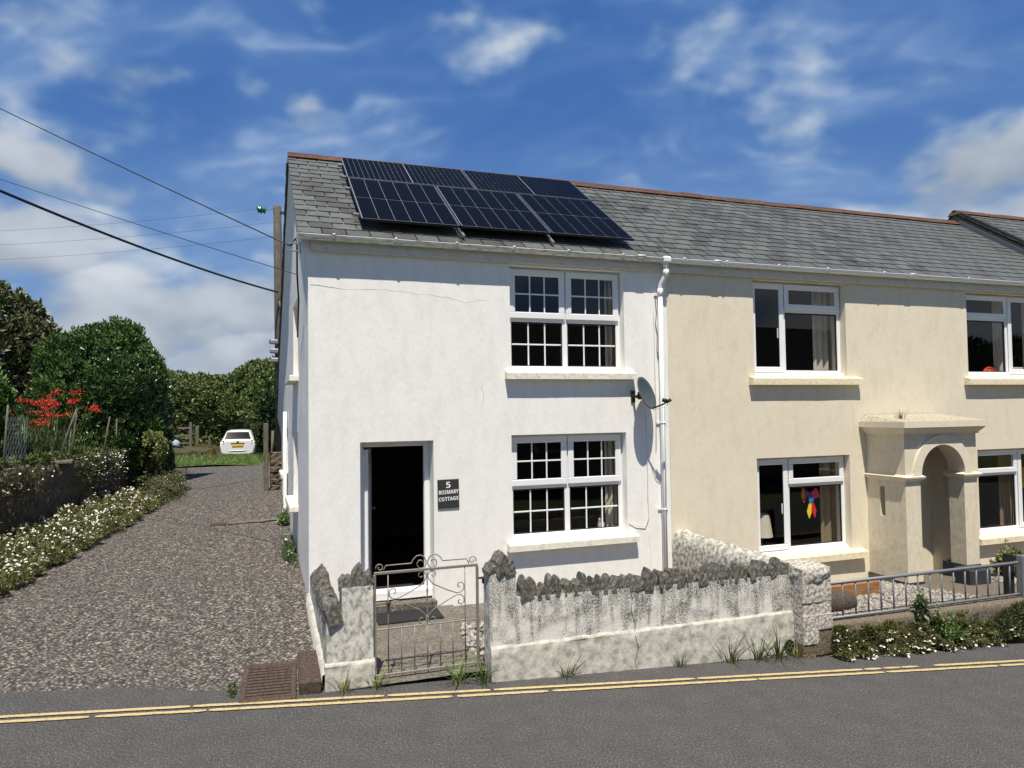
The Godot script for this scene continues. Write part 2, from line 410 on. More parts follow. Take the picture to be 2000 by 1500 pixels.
func sheet(us: Array, vs: Array, p: Callable, colour = null) -> B:      # a grid of quads through p(u, v)
	var b := B.new(true)
	for i in us.size() - 1:
		for j in vs.size() - 1:
			var k := [[us[i], vs[j]], [us[i], vs[j + 1]], [us[i + 1], vs[j + 1]], [us[i + 1], vs[j]]]
			var pt := []
			for e in k: pt.append(p.call(e[0], e[1]))
			for o in [0, 2, 1, 0, 3, 2]:
				if colour: b.st.set_color(colour.call(k[o][0], k[o][1]))
				b.st.add_vertex(pt[o])
	return b
func steps(a: float, b: float, n: int) -> Array:
	var out := []
	for i in n + 1: out.append(lerpf(a, b, float(i) / n))
	return out
func cuts(a: float, b: float, at: Array, step: float) -> Array:
	var k := [a, b]
	for v in at:
		if v > a + 0.001 and v < b - 0.001 and not k.has(v): k.append(v)
	k.sort()
	var out := [a]
	for i in k.size() - 1:
		var n := maxi(1, int(round((k[i + 1] - k[i]) / step)))
		for j in n: out.append(lerpf(k[i], k[i + 1], float(j + 1) / n))
	return out

func verge_y(x: float, z: float) -> float: return lane_y(z) + 0.03 + 0.05 * sin(x * 1.3 + z * 0.7) + 0.35 * smoothstep(-32.0, -40.0, z)
func make_ground():
	# the country all round
	var gy := func(x: float, z: float) -> float:
		var y := lerpf(lane_y(z), road_y(x), smoothstep(-3.0, 1.0, z)) - 0.14
		if z < 1.5 and x > -0.3: y = minf(y, -0.5)
		if z < -60.0: y += (-60.0 - z) * 0.055
		return y
	var us := steps(-420.0, -30.0, 10) + steps(-24.0, 24.0, 48) + steps(30.0, 420.0, 10)
	var vs := steps(-520.0, -60.0, 12) + steps(-56.0, -16.0, 20) + steps(-15.0, 12.0, 27) + steps(16.0, 200.0, 10)
	struct("ground", sheet(us, vs, func(u, v): return Vector3(u, gy.call(u, v) - 0.05, v)), M.field)
	# the road, with the yellow double lines
	var nz := noise(201, 0.35, 3)
	struct("road", sheet(steps(-60.0, 60.0, 120), steps(-0.3, 6.6, 14), func(u, v): return Vector3(u, road_y(u) + 0.004 * nz.get_noise_2d(u, v * 3.0), edge_z(u) + v)), M.asphalt)
	var yl := Node3D.new()
	yl.name = "yellow_lines"
	yl.set_meta("kind", "structure")
	add_child(yl)
	rng.seed = 5
	var worn := noise(202, 2.3, 3)
	for off in [0.0, -0.105]:
		var x: float = -26.0
		while x < 26.0:
			var n := rng.randf_range(0.5, 2.4)
			if x > 4.2 and x < 6.0 and off < 0.0: n = 0.2
			var b := B.new()
			var m := maxi(2, int(n / 0.06))
			for k in m:
				var xa := x + n * k / m
				var xb := x + n * (k + 1) / m
				var fa := func(q: float, sd: float) -> Vector3:
					var w := 0.025 + 0.007 * worn.get_noise_2d(q * 4.0, sd * 9.0 + off * 100.0)
					if q < x + 0.03 or q > x + n - 0.03: w *= 0.62
					return Vector3(q, road_y(q) + 0.0085, line_z(q) + off + sd * w)
				b.quad(fa.call(xa, 1.0), fa.call(xb, 1.0), fa.call(xb, -1.0), fa.call(xa, -1.0))
			obj("line", b, M.yellow, yl)
			x += n + rng.randf_range(0.012, 0.05) + (0.16 if rng.randf() < 0.12 else 0.0)
	# the lane up the side of the house
	var patch := noise(203, 0.35, 4)
	var patch2 := noise(204, 1.3, 3)
	var lane_b := sheet(steps(0.0, 1.0, 42), steps(0.0, 1.0, 130), func(u, v):
		var z := lerpf(edge_z(-2.0) + 0.05, -21.0, v)
		var far := clampf((-9.0 - z) / 6.0, 0.0, 1.0)
		var x0 := wall_x(z) - 0.3
		var x1 := lerpf(0.04, 1.6, smoothstep(-8.5, -12.0, z))
		var x: float = lerpf(lerpf(x0, -7.0, far), x1, u)
		if v < 0.0001: z = edge_z(x) + 0.06 * x + 0.02
		return Vector3(x, lane_y(z) + 0.012 * patch2.get_noise_2d(x * 1.5, z * 1.5) + 0.004, z))
	struct("lane", lane_b, M.lane)
	# broken concrete strip and iron cover across the lane
	var st := B.new()
	var px := [-1.02, -0.7, -0.4, -0.12]
	for k in 3:
		var za := -4.95 - 0.05 * k
		st.quad(Vector3(px[k], lane_y(za) + 0.016, za + 0.13), Vector3(px[k + 1], lane_y(za) + 0.016, za + 0.1 + 0.05 * (k % 2)), Vector3(px[k + 1], lane_y(za) + 0.02, za - 0.09), Vector3(px[k], lane_y(za) + 0.02, za - 0.05 - 0.04 * (k % 2)))
	struct("concrete_patch", st, M.path)
	var cv := B.new()
	cv.bev(Vector3.ZERO, Vector3(0.26, 0.03, 0.22), 0.006)
	for k in 4: cv.box(Vector3(-0.09 + 0.06 * k, 0.017, 0.0), Vector3(0.02, 0.006, 0.17))
	var co := obj("drain_cover", cv, M.rust, null, Vector3(-1.17, lane_y(-4.9) + 0.012, -4.9))
	tag(co, "small rusty iron cover let into the lane", "drain cover")
	# front garden of the white cottage: path slab and pebbles
	struct("garden_path", sheet(steps(0.14, 1.7, 12), steps(-0.02, 2.02, 12), func(u, v): return Vector3(u, lerpf(-0.1, -0.2, v / 2.0) + 0.004 * patch2.get_noise_2d(u * 3, v * 3), v)), M.path)
	struct("garden_soil", sheet(steps(1.7, 4.95, 8), steps(-0.02, 2.05, 8), func(u, v): return Vector3(u, lerpf(-0.12, -0.22, v / 2.0), v)), M.path)
	# front garden of the cream cottage
	struct("gravel_bed", sheet(steps(5.1, 13.4, 20), steps(-0.02, 2.25, 8), func(u, v): return Vector3(u, -0.4 + 0.09 * v, v)), M.low_wall)
	# bank garden above the lane
	struct("garden_bank", sheet(steps(0.0, 1.0, 24), steps(3.5, -16.0, 26), func(u, v):
		var x: float = wall_x(v) - 0.12 - 34.0 * u * u
		return Vector3(x, 1.42 + 0.9 * u + 0.1 * patch.get_noise_2d(x * 2.0, v * 2.0) - 0.25 * smoothstep(-8.0, -15.0, v), v)), M.earth)
	# grass verge at the top of the lane
	struct("verge", sheet(steps(-14.0, 6.0, 20), steps(-20.6, -46.0, 16), func(u, v): return Vector3(u, verge_y(u, v), v + 0.25 * sin(u))), M.field)

# ---------------------------------------------------------------- building parts
func rough_wall(called: String, parent: Node, m: Material, u0: float, u1: float, v0: float, v1: float, holes: Array, depth: float, p: Callable, into: Vector3, step := 0.07, top = null) -> MeshInstance3D:
	# a rendered wall in which the holes are real openings with reveals
	var au := []
	var av := []
	for h in holes:
		au.append_array([h[0], h[1]]); av.append_array([h[2], h[3]])
	var us := cuts(u0, u1, au, step)
	var vs := cuts(v0, v1, av, step)
	var b := B.new(true)
	for i in us.size() - 1:
		for j in vs.size() - 1:
			var cu: float = (us[i] + us[i + 1]) / 2.0
			var cv: float = (vs[j] + vs[j + 1]) / 2.0
			var open := false
			for h in holes:
				if cu > h[0] and cu < h[1] and cv > h[2] and cv < h[3]: open = true
			if open: continue
			if top:
				var ta: float = top.call(us[i])
				var tb: float = top.call(us[i + 1])
				if vs[j] >= ta and vs[j] >= tb: continue
				b.quad(p.call(us[i], vs[j]), p.call(us[i + 1], minf(vs[j], tb)), p.call(us[i + 1], minf(vs[j + 1], tb)), p.call(us[i], minf(vs[j + 1], ta)))
			else:
				b.quad(p.call(us[i], vs[j]), p.call(us[i + 1], vs[j]), p.call(us[i + 1], vs[j + 1]), p.call(us[i], vs[j + 1]))
	b.st.set_smooth_group(-1)
	for h in holes:
		var hu := cuts(h[0], h[1], [], step)
		var hv := cuts(h[2], h[3], [], step)
		for i in hu.size() - 1:
			for v in [h[2], h[3]]:
				var a: Vector3 = p.call(hu[i], v)
				var c: Vector3 = p.call(hu[i + 1], v)
				b.quad(a, c, c + into * depth, a + into * depth)
		for j in hv.size() - 1:
			for u in [h[0], h[1]]:
				var a: Vector3 = p.call(u, hv[j])
				var c: Vector3 = p.call(u, hv[j + 1])
				b.quad(a, c, c + into * depth, a + into * depth)
	return obj(called, b, m, parent)

func pane(parent: Node, a: Vector3, b: Vector3):
	var q := B.new()
	q.quad(Vector3(a.x, a.y, a.z), Vector3(b.x, a.y, a.z), Vector3(b.x, b.y, a.z), Vector3(a.x, b.y, a.z))
	obj("pane", q, M.glass, parent)
func ring(b: B, x0: float, x1: float, y0: float, y1: float, z0: float, z1: float, t: float):
	var zc := (z0 + z1) / 2.0
	var zs := absf(z1 - z0)
	b.bev(Vector3((x0 + x1) / 2.0, y0 + t / 2.0, zc), Vector3(x1 - x0, t, zs), 0.008)
	b.bev(Vector3((x0 + x1) / 2.0, y1 - t / 2.0, zc), Vector3(x1 - x0, t, zs), 0.008)
	b.bev(Vector3(x0 + t / 2.0, (y0 + y1) / 2.0, zc), Vector3(t, y1 - y0 - 2.0 * t + 0.004, zs - 0.004), 0.008)
	b.bev(Vector3(x1 - t / 2.0, (y0 + y1) / 2.0, zc), Vector3(t, y1 - y0 - 2.0 * t + 0.004, zs - 0.004), 0.008)
func make_window(parent: Node, x0: float, x1: float, y0: float, y1: float, z: float, lights: Array, label := "") -> Node:
	# lights: [u0, u1, v0, v1, opens, bars across, bars up] as shares of the frame
	var f := B.new()
	ring(f, x0, x1, y0, y1, z - 0.07, z, 0.062)
	var us := []
	var vs := []
	for l in lights:
		if l[0] > 0.01 and not us.has(l[0]):
			us.append(l[0])
			f.bev(Vector3(lerpf(x0, x1, l[0]), (y0 + y1) / 2.0, z - 0.036), Vector3(0.075, y1 - y0 - 0.12, 0.062), 0.006)
	for l in lights:
		if l[2] > 0.01:
			f.bev(Vector3(lerpf(x0, x1, (l[0] + l[1]) / 2.0), lerpf(y0, y1, l[2]), z - 0.038), Vector3((l[1] - l[0]) * (x1 - x0) - 0.07, 0.07, 0.058), 0.006)
	var win := obj("window", f, M.upvc, parent)
	if label: win.set_meta("label", label)
	for l in lights:
		var a := lerpf(x0, x1, l[0])
		var c := lerpf(x0, x1, l[1])
		var d := lerpf(y0, y1, l[2])
		var e := lerpf(y0, y1, l[3])
		var ia := a + (0.05 if l[0] < 0.01 else 0.03)
		var ic := c - (0.05 if l[1] > 0.99 else 0.03)
		var id := d + (0.05 if l[2] < 0.01 else 0.03)
		var ie := e - (0.05 if l[3] > 0.99 else 0.03)
		var gz := z - 0.03
		var t := 0.014
		if l[4]:
			var s := B.new()
			ring(s, ia - 0.022, ic + 0.022, id - 0.022, ie + 0.022, z + 0.001, z + 0.026, 0.084)
			obj("sash", s, M.upvc, win)
			gz = z + 0.008
			t = 0.062
		else:
			var g := B.new()
			ring(g, ia + 0.002, ic - 0.002, id + 0.002, ie - 0.002, z - 0.05, z - 0.012, 0.022)
			obj("glazing_bead", g, M.rubber, win)
			t = 0.02
		pane(win, Vector3(ia + t - 0.01, id + t - 0.01, gz), Vector3(ic - t + 0.01, ie - t + 0.01, gz))
		for k in l[5]:
			var bx := lerpf(ia + t, ic - t, (k + 1.0) / (l[5] + 1.0))
			var g := B.new()
			g.bev(Vector3(bx, (id + ie) / 2.0, gz + 0.006), Vector3(0.019, ie - id - 2.0 * t, 0.01), 0.003)
			obj("glazing_bar", g, M.upvc, win)
		for k in l[6]:
			var by := lerpf(id + t, ie - t, (k + 1.0) / (l[6] + 1.0))
			var g := B.new()
			g.bev(Vector3((ia + ic) / 2.0, by, gz + 0.007), Vector3(ic - ia - 2.0 * t, 0.019, 0.01), 0.003)
			obj("glazing_bar", g, M.upvc, win)
	return win
func make_sill(parent: Node, x0: float, x1: float, top: float, m: Material, inner: float, hgt := 0.085):
	var b := B.new()
	var n := 12
	rng.seed = int(x0 * 100.0 + top * 10.0)
	for i in n:
		var xa := lerpf(x0, x1, float(i) / n)
		var xb := lerpf(x0, x1, float(i + 1) / n)
		var z0 := 0.105
		b.quad(Vector3(xa, top - 0.03, z0 - 0.008), Vector3(xb, top - 0.03, z0 - 0.008), Vector3(xb, top + 0.028, -inner), Vector3(xa, top + 0.028, -inner))
		b.quad(Vector3(xa, top - 0.038, z0), Vector3(xb, top - 0.038, z0), Vector3(xb, top - 0.03, z0 - 0.008), Vector3(xa, top - 0.03, z0 - 0.008))
		b.quad(Vector3(xa, top - 0.03 - hgt, z0), Vector3(xb, top - 0.03 - hgt, z0), Vector3(xb, top - 0.038, z0), Vector3(xa, top - 0.038, z0))
		b.quad(Vector3(xa, top - 0.03 - hgt, -0.02), Vector3(xb, top - 0.03 - hgt, -0.02), Vector3(xb, top - 0.03 - hgt, z0), Vector3(xa, top - 0.03 - hgt, z0))
	for x in [x0, x1]:
		b.quad(Vector3(x, top - 0.03 - hgt, -0.02), Vector3(x, top - 0.03 - hgt, 0.105), Vector3(x, top - 0.034, 0.102), Vector3(x, top + 0.005, -0.02))
	obj("window_sill", b, m, parent)

var slate_shape := []
func slate_meshes():
	rng.seed = 9
	for k in 4:
		var b := B.new()
		var w := 0.272 / 2.0
		var t := 0.015
		var n := 5
		var lo := []
		for i in n + 1:
			lo.append(Vector2(lerpf(-w, w, float(i) / n), rng.randf_range(-0.004, 0.005) + (0.014 if (i == 0 and k == 2) or (i == n and k == 3) else 0.0)))
		var len := 0.42
		for i in n:
			var a: Vector2 = lo[i]
			var c: Vector2 = lo[i + 1]
			b.quad(Vector3(a.x, a.y, t), Vector3(c.x, c.y, t), Vector3(c.x, len, t), Vector3(a.x, len, t))
			b.quad(Vector3(a.x, a.y, 0), Vector3(c.x, c.y, 0), Vector3(c.x, c.y, t), Vector3(a.x, a.y, t))
		b.quad(Vector3(w, lo[n].y, 0), Vector3(w, len, 0), Vector3(w, len, t), Vector3(w, lo[n].y, t))
		b.quad(Vector3(-w, len, 0), Vector3(-w, lo[0].y, 0), Vector3(-w, lo[0].y, t), Vector3(-w, len, t))
		slate_shape.append(b.mesh())
func slope_basis() -> Basis:
	return Basis(Vector3.RIGHT, Vector3(0, sin(TH), -cos(TH)), Vector3(0, cos(TH), sin(TH)))
func slates(parent: Node, x0: float, x1: float, up: float, sd: int, most := 300):
	# courses of slates, laid half over one another; MOST as single pieces, the rest joined
	var bs := slope_basis()
	var gauge := 0.193
	var w := 0.28
	var slope := (EAVE.y - RIDGE_Z) / cos(TH)
	var rows := int(slope / gauge) + 1
	var stain := noise(sd + 300, 0.9, 3)
	var items := []
	rng.seed = sd
	for r in rows:
		var s := r * gauge - 0.045
		var x := x0 - (w / 2.0 if r % 2 else 0.0)
		while x < x1 - 0.02:
			var a := maxf(x, x0)
			var c := minf(x + w, x1)
			if c - a > 0.05:
				var p := Vector3((a + c) / 2.0, EAVE.x + up, EAVE.y) + bs.y * (s + rng.randf_range(-0.006, 0.006)) + bs.z * (0.002 + rng.randf_range(0.0, 0.004))
				var tilt := Basis(Vector3.RIGHT, 0.058) * Basis(Vector3.BACK, rng.randf_range(-0.012, 0.012))
				var q := stain.get_noise_2d((a + c) * 0.5 * 0.8, s * 1.3) + rng.randf_range(-0.18, 0.18)
				var tone := rng.randi() % 6
				if q > 0.36: tone = 6
				elif q > 0.26: tone = 4
				var cut := 0.42 if s + 0.42 < slope else maxf(0.1, slope - s)
				items.append([Transform3D(bs * tilt.inverse() * Basis.from_scale(Vector3((c - a - 0.017) / 0.272, cut / 0.42, 1.0)), p), rng.randi() % 4, tone, a])
			x += w
	items.sort_custom(func(m, n): return m[3] < n[3])
	var rest: SurfaceTool = null
	for i in items.size():
		var k: Array = items[i]
		if i < most:
			var o := obj("slate", slate_shape[k[1]], M.slate[k[2]], parent)
			o.transform = k[0]
		else:
			if rest == null:
				rest = SurfaceTool.new()
				rest.begin(Mesh.PRIMITIVE_TRIANGLES)
			rest.append_from(slate_shape[k[1]], 0, k[0])
	if rest:
		var o := obj("slates", rest.commit(), M.slate[0], parent)
		o.set_meta("kind", "stuff")
func roof_body(parent: Node, x0: float, x1: float, up: float, back_z: float):
	# the boarded roof under the slates, front slope and rear slope
	var b := B.new()
	var t := 0.05
	var ry := roof_y(RIDGE_Z) + up
	var f0 := Vector3(0, EAVE.x + up + 0.02, EAVE.y - 0.03)
	var rd := Vector3(0, ry, RIDGE_Z)
	var bk := Vector3(0, roof_y(back_z) + up, back_z)
	var dn := Vector3(0, -t, 0)
	for s in [[f0, rd], [rd, bk]]:
		var a: Vector3 = s[0]
		var c: Vector3 = s[1]
		var X0 := Vector3(x0, 0, 0)
		var X1 := Vector3(x1, 0, 0)
		b.quad(a + X0, a + X1, c + X1, c + X0)
		b.quad(a + X0 + dn, a + X1 + dn, c + X1 + dn, c + X0 + dn)
		b.quad(a + X0, c + X0, c + X0 + dn, a + X0 + dn)
		b.quad(a + X1, c + X1, c + X1 + dn, a + X1 + dn)
	b.quad(f0 + Vector3(x0, 0, 0), f0 + Vector3(x1, 0, 0), f0 + Vector3(x1, -t, 0), f0 + Vector3(x0, -t, 0))
	return obj("roof", b, M.batten, parent)
func rear_slates(parent: Node, x0: float, x1: float, back_z: float):
	# the rear slope, seen only by its verge: long courses
	var b := B.new()
	var bs := Basis(Vector3.RIGHT, Vector3(0, sin(TH), cos(TH)), Vector3(0, cos(TH), -sin(TH)))
	var n := int((RIDGE_Z - back_z) / cos(TH) / 0.2)
	for r in n:
		var s := r * 0.2
		var p := Vector3((x0 + x1) / 2.0, roof_y(back_z), back_z) + bs.y * (s + 0.12) + bs.z * 0.014
		b.box(p, Vector3(x1 - x0 + 0.01 * (r % 2), 0.27, 0.01), bs * Basis(Vector3.RIGHT, -0.04))
	obj("rear_slates", b, M.slate[0], parent)
func ridge_tiles(parent: Node, x0: float, x1: float, up: float, sd: int):
	rng.seed = sd
	var y := roof_y(RIDGE_Z) + up
	var n := int(round((x1 - x0) / 0.46))
	var shape := []
	for v in 2:
		var b := B.new(true)
		var prof := []
		for k in 9:
			var a := lerpf(-1.0, 1.0, k / 8.0)
			prof.append(Vector2(a * 0.15, 0.055 - 0.115 * pow(absf(a), 1.25)))
		var L := 0.445
		for k in 8:
			var p0: Vector2 = prof[k]
			var p1: Vector2 = prof[k + 1]
			b.quad(Vector3(-L / 2, p1.y, p1.x), Vector3(-L / 2, p0.y, p0.x), Vector3(L / 2, p0.y + 0.004 * v, p0.x), Vector3(L / 2, p1.y + 0.004 * v, p1.x))
			for e in [-L / 2, L / 2]:
				b.quad(Vector3(e, p0.y, p0.x), Vector3(e, p1.y, p1.x), Vector3(e, p1.y - 0.02, p1.x), Vector3(e, p0.y - 0.02, p0.x))
		shape.append(b.mesh())
	for k in n:
		var o := obj("ridge_tile", shape[k % 2], M.ridge[rng.randi() % 3], parent, Vector3(x0 + (k + 0.5) * (x1 - x0) / n, y + 0.006 + rng.randf_range(-0.008, 0.008), RIDGE_Z))
		o.rotation = Vector3(rng.randf_range(-0.03, 0.03), rng.randf_range(-0.02, 0.02), rng.randf_range(-0.012, 0.012))
	var m := B.new()
	m.box(Vector3((x0 + x1) / 2.0, y - 0.03, RIDGE_Z), Vector3(x1 - x0, 0.06, 0.2))
	obj("ridge_mortar", m, M.mortar, parent)
func gutter(parent: Node, x0: float, x1: float, m: Material, brackets: Array, joints: Array, cap: bool):
	var b := B.new(true)
	var c := Vector2(4.332, 0.142)
	var r := 0.056
	var prof := []
	for k in 9:
		var a := PI + PI * k / 8.0
		prof.append(Vector2(cos(a), sin(a)))
	for k in 8:
		for rr in [r, r - 0.004]:
			b.quad(Vector3(x0, c.x + prof[k].y * rr, c.y + prof[k].x * rr), Vector3(x1, c.x + prof[k].y * rr, c.y + prof[k].x * rr), Vector3(x1, c.x + prof[k + 1].y * rr, c.y + prof[k + 1].x * rr), Vector3(x0, c.x + prof[k + 1].y * rr, c.y + prof[k + 1].x * rr))
	b.st.set_smooth_group(-1)
	b.box(Vector3((x0 + x1) / 2.0, c.x + 0.001, c.y + r - 0.002), Vector3(x1 - x0, 0.01, 0.008))
	b.box(Vector3((x0 + x1) / 2.0, c.x + 0.001, c.y - r + 0.002), Vector3(x1 - x0, 0.01, 0.008))
	var g := obj("gutter", b, m, parent)
	var collar := func(x: float, w: float, rr: float, called: String, mm: Material):
		var q := B.new(true)
		for k in 8:
			for e in [-w / 2.0, w / 2.0]:
				q.quad(Vector3(x + e, c.x + prof[k].y * rr, c.y + prof[k].x * rr), Vector3(x + e, c.x + prof[k + 1].y * rr, c.y + prof[k + 1].x * rr), Vector3(x + e, c.x + prof[k + 1].y * (r - 0.002), c.y + prof[k + 1].x * (r - 0.002)), Vector3(x + e, c.x + prof[k].y * (r - 0.002), c.y + prof[k].x * (r - 0.002)))
			q.quad(Vector3(x - w / 2, c.x + prof[k].y * rr, c.y + prof[k].x * rr), Vector3(x + w / 2, c.x + prof[k].y * rr, c.y + prof[k].x * rr), Vector3(x + w / 2, c.x + prof[k + 1].y * rr, c.y + prof[k + 1].x * rr), Vector3(x - w / 2, c.x + prof[k + 1].y * rr, c.y + prof[k + 1].x * rr))
		q.box(Vector3(x, c.x + 0.008, c.y + rr - 0.004), Vector3(w, 0.022, 0.012))
		obj(called, q, mm, g)
	for x in brackets: collar.call(x, 0.03, r + 0.007, "bracket", m)
	for x in joints: collar.call(x, 0.12, r + 0.006, "joint", m)
	if cap:
		var q := B.new()
		q.prism([Vector3(x0 - 0.012, c.x + 0.006, c.y - r - 0.004), Vector3(x0 - 0.012, c.x - 0.04, c.y - r + 0.012), Vector3(x0 - 0.012, c.x - r - 0.004, c.y), Vector3(x0 - 0.012, c.x - 0.04, c.y + r - 0.012), Vector3(x0 - 0.012, c.x + 0.006, c.y + r + 0.004)], Vector3(0.045, 0, 0))
		obj("end_cap", q, M.gutter_clean, g)

# ---------------------------------------------------------------- the white cottage
func room(parent: Node, x0: float, x1: float, y0: float, y1: float, zb: float):
	# plastered inside of a house: floor, back wall, ends, upper floor
	var b := B.new()
	b.span(Vector3(x0, y0, zb - 0.1), Vector3(x1, y1, zb))
	b.span(Vector3(x1 - 0.1, y0, zb), Vector3(x1, y1, -0.32))
	b.span(Vector3(x0, y0, zb), Vector3(x0 + 0.1, y1, -0.32))
	b.span(Vector3(x0 + 0.1, 2.15, zb), Vector3(x1 - 0.1, 2.35, -0.3))
	b.span(Vector3(x0 + 0.1, y1 - 0.04, zb), Vector3(x1 - 0.1, y1, -0.3))
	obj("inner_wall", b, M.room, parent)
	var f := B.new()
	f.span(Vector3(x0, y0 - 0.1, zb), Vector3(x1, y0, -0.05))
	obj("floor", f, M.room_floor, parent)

func white_cottage():
	var h := thing("white_cottage", "white rendered end cottage with solar panels on its slate roof", "cottage")
	var nz := noise(401, 3.0, 4)
	var nl := noise(402, 0.6, 3)
	var sm := func(y: float, top: float) -> float: return 0.1 * pow(clampf(1.0 - (top - y) / 0.62, 0.0, 1.0), 1.6)
	var pf := func(u: float, v: float) -> Vector3:
		return Vector3(u - (sm.call(v, 4.4) * (1.0 - u / 0.14) if u < 0.14 else 0.0), v, 0.001 * nz.get_noise_2d(u * 2.0, v * 2.0) + 0.004 * nl.get_noise_2d(u, v))
	var door := [0.59, 1.48, -0.02, 1.92]
	var uw := [2.5, 4.15, 2.79, 4.15]
	var lw := [2.5, 4.15, 0.61, 1.96]
	rough_wall("front_wall", h, M.white, 0.0, 4.83, -0.4, 4.42, [door, uw, lw], 0.3, pf, Vector3(0, 0, -1), 0.055)
	# the gable end on the lane, flared out under the verge
	var top := func(z: float) -> float: return roof_y(z) - 0.05
	var ps := func(u: float, v: float) -> Vector3:
		return Vector3(-sm.call(v, top.call(-u)) * (1.0 if u > 0.0001 else 1.0) - 0.01 * nl.get_noise_2d(u + 20.0, v) * (1.0 if u > 0.05 else 0.0), v, -u + (pf.call(0.0, v).z if u < 0.0001 else 0.0))
	var holes := [[2.05, 3.3, 2.8, 3.95], [2.05, 3.3, 0.95, 2.0], [5.2, 6.1, 1.15, 2.0]]
	rough_wall("gable_wall", h, M.white_side, 0.0, 8.1, -0.4, 6.2, holes, 0.26, ps, Vector3(1, 0, 0), 0.11, func(u): return top.call(-u))
	for k in holes:
		var s := B.new()
		s.bev(Vector3(-0.03, k[2] - 0.03, -(k[0] + k[1]) / 2.0), Vector3(0.19, 0.09, k[1] - k[0] + 0.2), 0.012)
		obj("window_sill", s, M.sill, h)
		var w := Node3D.new()
		var f := B.new()
		f.bev(Vector3(0.2, k[2] + 0.03, -(k[0] + k[1]) / 2.0), Vector3(0.06, 0.06, k[1] - k[0]), 0.008)
		f.bev(Vector3(0.2, k[3] - 0.03, -(k[0] + k[1]) / 2.0), Vector3(0.06, 0.06, k[1] - k[0]), 0.008)
		for e in [k[0] + 0.03, (k[0] + k[1]) / 2.0, k[1] - 0.03]:
			f.bev(Vector3(0.2, (k[2] + k[3]) / 2.0, -e), Vector3(0.058, k[3] - k[2] - 0.12, 0.06), 0.008)
		var wo := obj("window", f, M.upvc, h)
		var g := B.new()
		g.quad(Vector3(0.2, k[2] + 0.04, -k[0] - 0.04), Vector3(0.2, k[2] + 0.04, -k[1] + 0.04), Vector3(0.2, k[3] - 0.04, -k[1] + 0.04), Vector3(0.2, k[3] - 0.04, -k[0] - 0.04))
		obj("pane", g, M.glass, wo)
		w.free()
	var rear := B.new()
	rear.span(Vector3(0.0, -0.4, -8.12), Vector3(4.83, 2.1, -8.0))
	obj("rear_wall", rear, M.white_side, h)
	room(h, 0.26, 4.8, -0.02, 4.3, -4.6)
	# joinery
	var lights := [[0.0, 0.5, 0.5, 1.0, true, 2, 1], [0.5, 1.0, 0.5, 1.0, true, 2, 1], [0.0, 0.5, 0.0, 0.5, false, 2, 1], [0.5, 1.0, 0.0, 0.5, false, 2, 1]]
	for w in [uw, lw]:
		var win := make_window(h, w[0], w[1], w[2], w[3], -0.125, lights)
		for e in [0.12, 0.42, 0.6, 0.92]:
			var q := B.new()
			q.box(Vector3(lerpf(w[0], w[1], e), w[2] + 0.02, -0.121), Vector3(0.03, 0.012, 0.008))
			obj("drain_cap", q, M.steel, win)
		make_sill(h, 2.42, 4.27, w[2], M.sill, 0.13)
	var df := B.new()
	var dz := -0.22
	df.bev(Vector3(0.59 + 0.035, 0.98, dz - 0.035), Vector3(0.07, 1.88, 0.07), 0.01)
	df.bev(Vector3(1.48 - 0.035, 0.98, dz - 0.035), Vector3(0.07, 1.88, 0.07), 0.01)
	df.bev(Vector3(1.035, 1.885, dz - 0.035), Vector3(0.75, 0.07, 0.068), 0.01)
	obj("door_frame", df, M.upvc, h)
	var ds := B.new()
	ds.bev(Vector3(1.035, 0.055, dz + 0.02), Vector3(0.888, 0.1, 0.2), 0.012)
	obj("door_sill", ds, M.upvc, h)
	var stp := B.new()
	stp.bev(Vector3(1.035, -0.055, 0.0), Vector3(0.93, 0.095, 0.12), 0.012)
	obj("door_step", stp, M.path, h)
	# the door stands open, folded back into the hall
	var dl := B.new()
	dl.bev(Vector3(0.37, 0.93, 0.0), Vector3(0.74, 1.74, 0.06), 0.008)
	var dr := obj("door", dl, M.upvc, h, Vector3(0.69, 0.02, -0.27))
	dr.rotation.y = deg_to_rad(78.0)
	var dg := B.new()
	for e in [-1.0, 1.0]:
		ring(dg, 0.14, 0.6, 1.0, 1.6, e * 0.036 - 0.004, e * 0.036 + 0.004, 0.02)
	obj("door_panel", dg, M.upvc, dr)
	for e in [-1.0, 1.0]:
		var dh := B.new(true)
		dh.tube([Vector3(0.67, 1.0, e * 0.03), Vector3(0.67, 1.0, e * 0.075), Vector3(0.56, 1.0, e * 0.08)], 0.011, 8)
		obj("handle", dh, M.alu, dr)
	var lk := B.new()
	lk.bev(Vector3(0.742, 1.0, 0.0), Vector3(0.006, 0.6, 0.024), 0.001)
	obj("lock_strip", lk, M.alu, dr)
	# eaves
	var fb := B.new()
	fb.bev(Vector3(2.43, 4.265, 0.05), Vector3(4.8, 0.19, 0.03), 0.004)
	fb.span(Vector3(0.02, 4.175, -0.02), Vector3(4.83, 4.19, 0.036))
	obj("fascia", fb, M.fascia, h)
	gutter(h, -0.13, 4.68, M.gutter, [0.28, 1.0, 1.75, 2.5, 3.25, 4.05], [4.33], true)
	roof_body(h, -0.1, 4.83, 0.0, -8.2)
	slates(h, -0.13, 4.83, 0.0, 21, 330)
	rear_slates(h, -0.13, 4.83, -8.2)
	ridge_tiles(h, -0.12, 4.83, 0.0, 31)
	# rainwater pipe between the two cottages
	var rp := B.new(true)
	rp.tube([Vector3(4.735, 4.3, 0.142), Vector3(4.735, 4.2, 0.142)], 0.04, 14)
